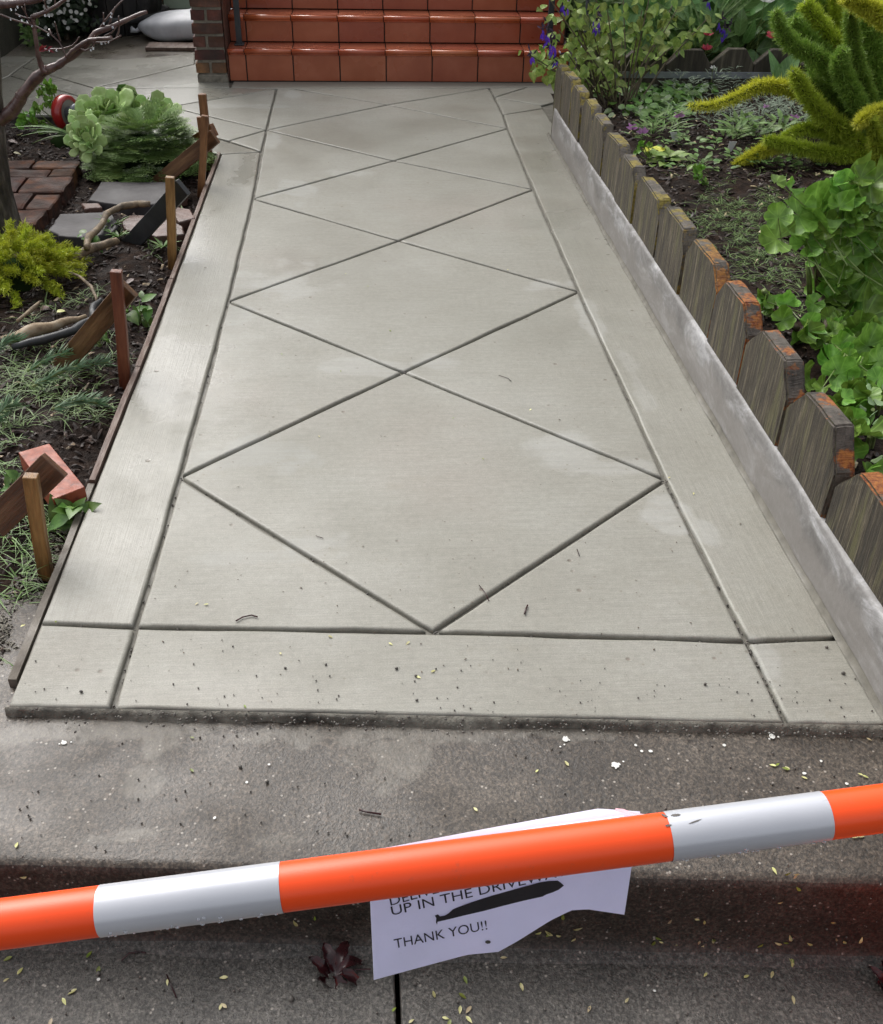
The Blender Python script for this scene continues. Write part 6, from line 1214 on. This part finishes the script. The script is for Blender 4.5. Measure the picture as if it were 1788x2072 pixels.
for X_, Y_ in [(402, 1220), (920, 846), (569, 716), (747, 580), (788, 668), (690, 750), (1404, 997), (1352, 968), (980, 930), (1076, 828), (648, 885), (1060, 385), (1028, 545), (920, 300), (880, 270), (700, 555)]: leaflet(X_, Y_, random.uniform(.008, .013), 0, 'new concrete')
# white specks (bird droppings) and pebbles
v = []; mats = []
sp = mesh('speck', [(math.cos(a), math.sin(a), 0) for a in [i*6.283/8 for i in range(8)]]+[(0, 0, .12)], [(i, (i+1) % 8, 8) for i in range(8)])
for X_, Y_, s in [(130, 1503, .0055), (267, 1449, .005), (1145, 1496, .006), (1563, 1490, .0065), (1466, 1508, .0035), (1246, 1548, .006), (1287, 1508, .003), (1299, 1520, .003), (1317, 1520, .0032), (1181, 1478, .0025), (1714, 1586, .003), (1712, 1610, .003), (1662, 1540, .0025), (545, 1547, .0025), (500, 1583, .0025), (435, 1655, .0025), (1628, 1565, .003), (97, 1900, .003), (1325, 2005, .002), (200, 1982, .003)]:
    p, n_ = zground(X_, Y_); mats.append(lmat(p+Vector((0, 0, .0006)), rv(1)*Vector((1, 1, 0)), (0, 0, 1), s, random.uniform(.6, 1.4)))
    if s > .004:
        for _ in range(5): mats.append(lmat(p+Vector((random.gauss(0, s), random.gauss(0, s), .0008)), (1, 0, 0), (0, 0, 1), s*.3))
o = joined('white_specks', sp, mats, M['whitefl']); tag(o, 'white splatter spots on the brown landing', None, None, 'stuff')
bm = bmesh.new(); bmesh.ops.create_icosphere(bm, subdivisions=1, radius=1); peb = bpy.data.meshes.new('pebble'); bm.to_mesh(peb); bm.free(); jitter(peb, .35, 1.7)
mats = []
for _ in range(500):
    X_ = random.uniform(-.68, .95); s = random.choice([.001, .0016, .0026]); mats.append(lmat(Vector((X_, front_y(X_)+random.gauss(-.008, .012), -.012+random.uniform(0, .010))), rv(1), (0, 0, 1), s, 1.3))
for _ in range(150):
    X_ = random.uniform(10, 1770); Y_ = random.choice([random.gauss(1425, 18), random.uniform(1290, 1450), random.gauss(1400, 30)]); p, n_ = zground(X_, min(Y_, 1460)); s = random.choice([.0008, .001, .0013, .0018]); mats.append(lmat(p+Vector((0, 0, s*.4)), rv(1), (0, 0, 1), s, 1.2))
for X_, Y_, s in [(487, 1552, .0055), (541, 1583, .005), (165, 1400, .005), (803, 1353, .005), (842, 1368, .0045), (844, 1417, .004), (285, 1757+220, .004), (405, 1492, .004), (660, 1345, .004), (578, 1352, .004), (1707, 1363, .006), (1673, 1310, .005), (1427, 1385, .005), (590, 2022, .008), (200, 1970, .006), (840, 1990, .006)]: p, n_ = zground(X_, Y_); s *= .62; mats.append(lmat(p+Vector((0, 0, s*.4)), rv(1), (0, 0, 1), s, 1.3))
for _ in range(500):
    X_, Y_ = random.uniform(0, 1788), random.uniform(1470, 2072); p, n_ = zground(X_, Y_); s = random.choice([.0008, .0012, .002]); mats.append(lmat(p+n_*s*.3, rv(1), n_, s, 1.2))
for a_, b_, k_ in ((L0, L1, 7), (E1, R1, 22), (L1, L2, 6), (L2, C1, 12), (C1, R2, 24), (R1, R2, 14), (R0, R1, 30), (R1, ER, 8), (L2, C2, 8), (C2, R2, 18), (L2, L3, 5), (R2, R3, 10)):
    for _ in range(k_):
        p = a_.lerp(b_, random.random()); s = random.uniform(.0012, .003); mats.append(lmat(Vector((p.x+random.gauss(0, .002), p.y+random.gauss(0, .002), -.009+s*.5)), rv(1), (0, 0, 1), s, 1.2))
for p in (C1, C2, L2, R2, R1, L1):
    for _ in range(5): s = random.uniform(.0012, .003); mats.append(lmat(Vector((p.x+random.gauss(0, .005), p.y+random.gauss(0, .005), -.005)), rv(1), (0, 0, 1), s, 1.3))
o = joined('grit', peb, mats, M['pebble']); tag(o, 'small dark pebbles and grit on the slabs', None, None, 'stuff')
# soil flecks, needles and twigs on the new concrete
mats = []
for _ in range(260):
    X_, Y_ = random.uniform(260, 1650), 180+1240*random.random()**.8; p = P(X_, Y_, .001)
    if p.x < XL+.02 or p.x > XR-.02 or p.y < 1.42: continue
    s = random.uniform(.003, .008); mats.append(lmat(p+Vector((0, 0, .001)), rv(1)*Vector((1, 1, 0)), (0, 0, 1), s, random.uniform(.3, .9)))
o = joined('soil_flecks', SHARD, mats, M['fleck']); tag(o, 'brown flecks of soil on the new concrete', None, None, 'stuff')
for pts, lab, r_ in [([(478, 1258), (492, 1250), (510, 1246), (522, 1250)], 'dark forked twig with a leaf scrap on the near left panel', .0016), ([(970, 1185), (982, 1200), (990, 1217)], 'thin reddish stalk lying across the near joint', .0010), ([(727, 1640), (745, 1645), (772, 1649)], 'dark curved twig on the brown landing above the notice', .0016), ([(1068, 1226), (1064, 1236), (1062, 1244)], 'short dark curled scrap on the near right panel', .0018), ([(247, 1945), (262, 1930), (285, 1927), (296, 1929)], 'curved dark stalk on the sidewalk at the lower left', .0014), ([(1010, 760), (1028, 766), (1035, 772)], 'thin stalk just below the first diamond crossing', .0009), ([(1168, 1112), (1171, 1120), (1173, 1126)], 'short dark thread on the right side of the near diamond', .001), ([(640, 1085), (655, 1090)], 'thin thread beside the left strip joint', .0008), ([(338, 1973), (346, 1992), (358, 2020)], 'pale leaf stalk on the sidewalk below the left white band', .0012)]:
    m = MB(); m.tube([zground(x, y)[0]+Vector((0, 0, r_+.0005)) for x, y in pts], r_, 6); o = m.build('twig', M['maroon'], None, True); tag(o, lab, 'twig', 'loose twigs and stalks')
# maroon maple leaves
def maple(cx_, cy_, size, label, rot=0., curl=.5):
    p, n_ = zground(cx_, cy_); t_ = thing('maple_leaf', label, 'leaf', p); m = MB(); v = []; lobes = [(-2.3, .55), (-1.4, .85), (-.7, .95), (0, 1.05), (.75, .95), (1.5, .8), (2.35, .5)]; f = []
    m.v.append(tuple(p+Vector((0, 0, .006))))
    for a, L in lobes:
        a += rot; d = Vector((math.sin(a), math.cos(a), 0)); sd = Vector((d.y, -d.x, 0)); base = len(m.v)
        for s in range(1, 8):
            g = s/7; wd = size*.115*math.sin(math.pi*(g*.93+.07))**1.1*(1+.3*(s % 2)); c = p+d*size*L*g*(1-.25*curl*g)+Vector((0, 0, .006+.020*math.sin(g*3.0+a)*curl+.008*noise.noise(Vector((a, g*3, 1)))))
            m.v += [tuple(c-sd*wd+Vector((0, 0, .006*curl))), tuple(c-Vector((0, 0, .002))), tuple(c+sd*wd+Vector((0, 0, .006*curl)))]
        m.f += [(0, base, base+1), (0, base+1, base+2)]
        for s in range(6):
            for k in range(2): q_ = base+s*3+k; m.f.append((q_, q_+3, q_+4, q_+1))
    m.build('blade', M['maroon'], t_, True); m = MB(); m.tube([p+Vector((0, 0, .005)), p+Vector((size*.4, size*.1, .008)), p+Vector((size*.75, size*.12, .004))], .0011, 6); m.build('stalk', M['maroon'], t_)
maple(682, 1978, .075, 'curled dark maroon maple leaf on the sidewalk left of the notice', .3, .8)
maple(1800, 2005, .06, 'dark maple leaf cut by the lower right corner of the photo', .8, .6)
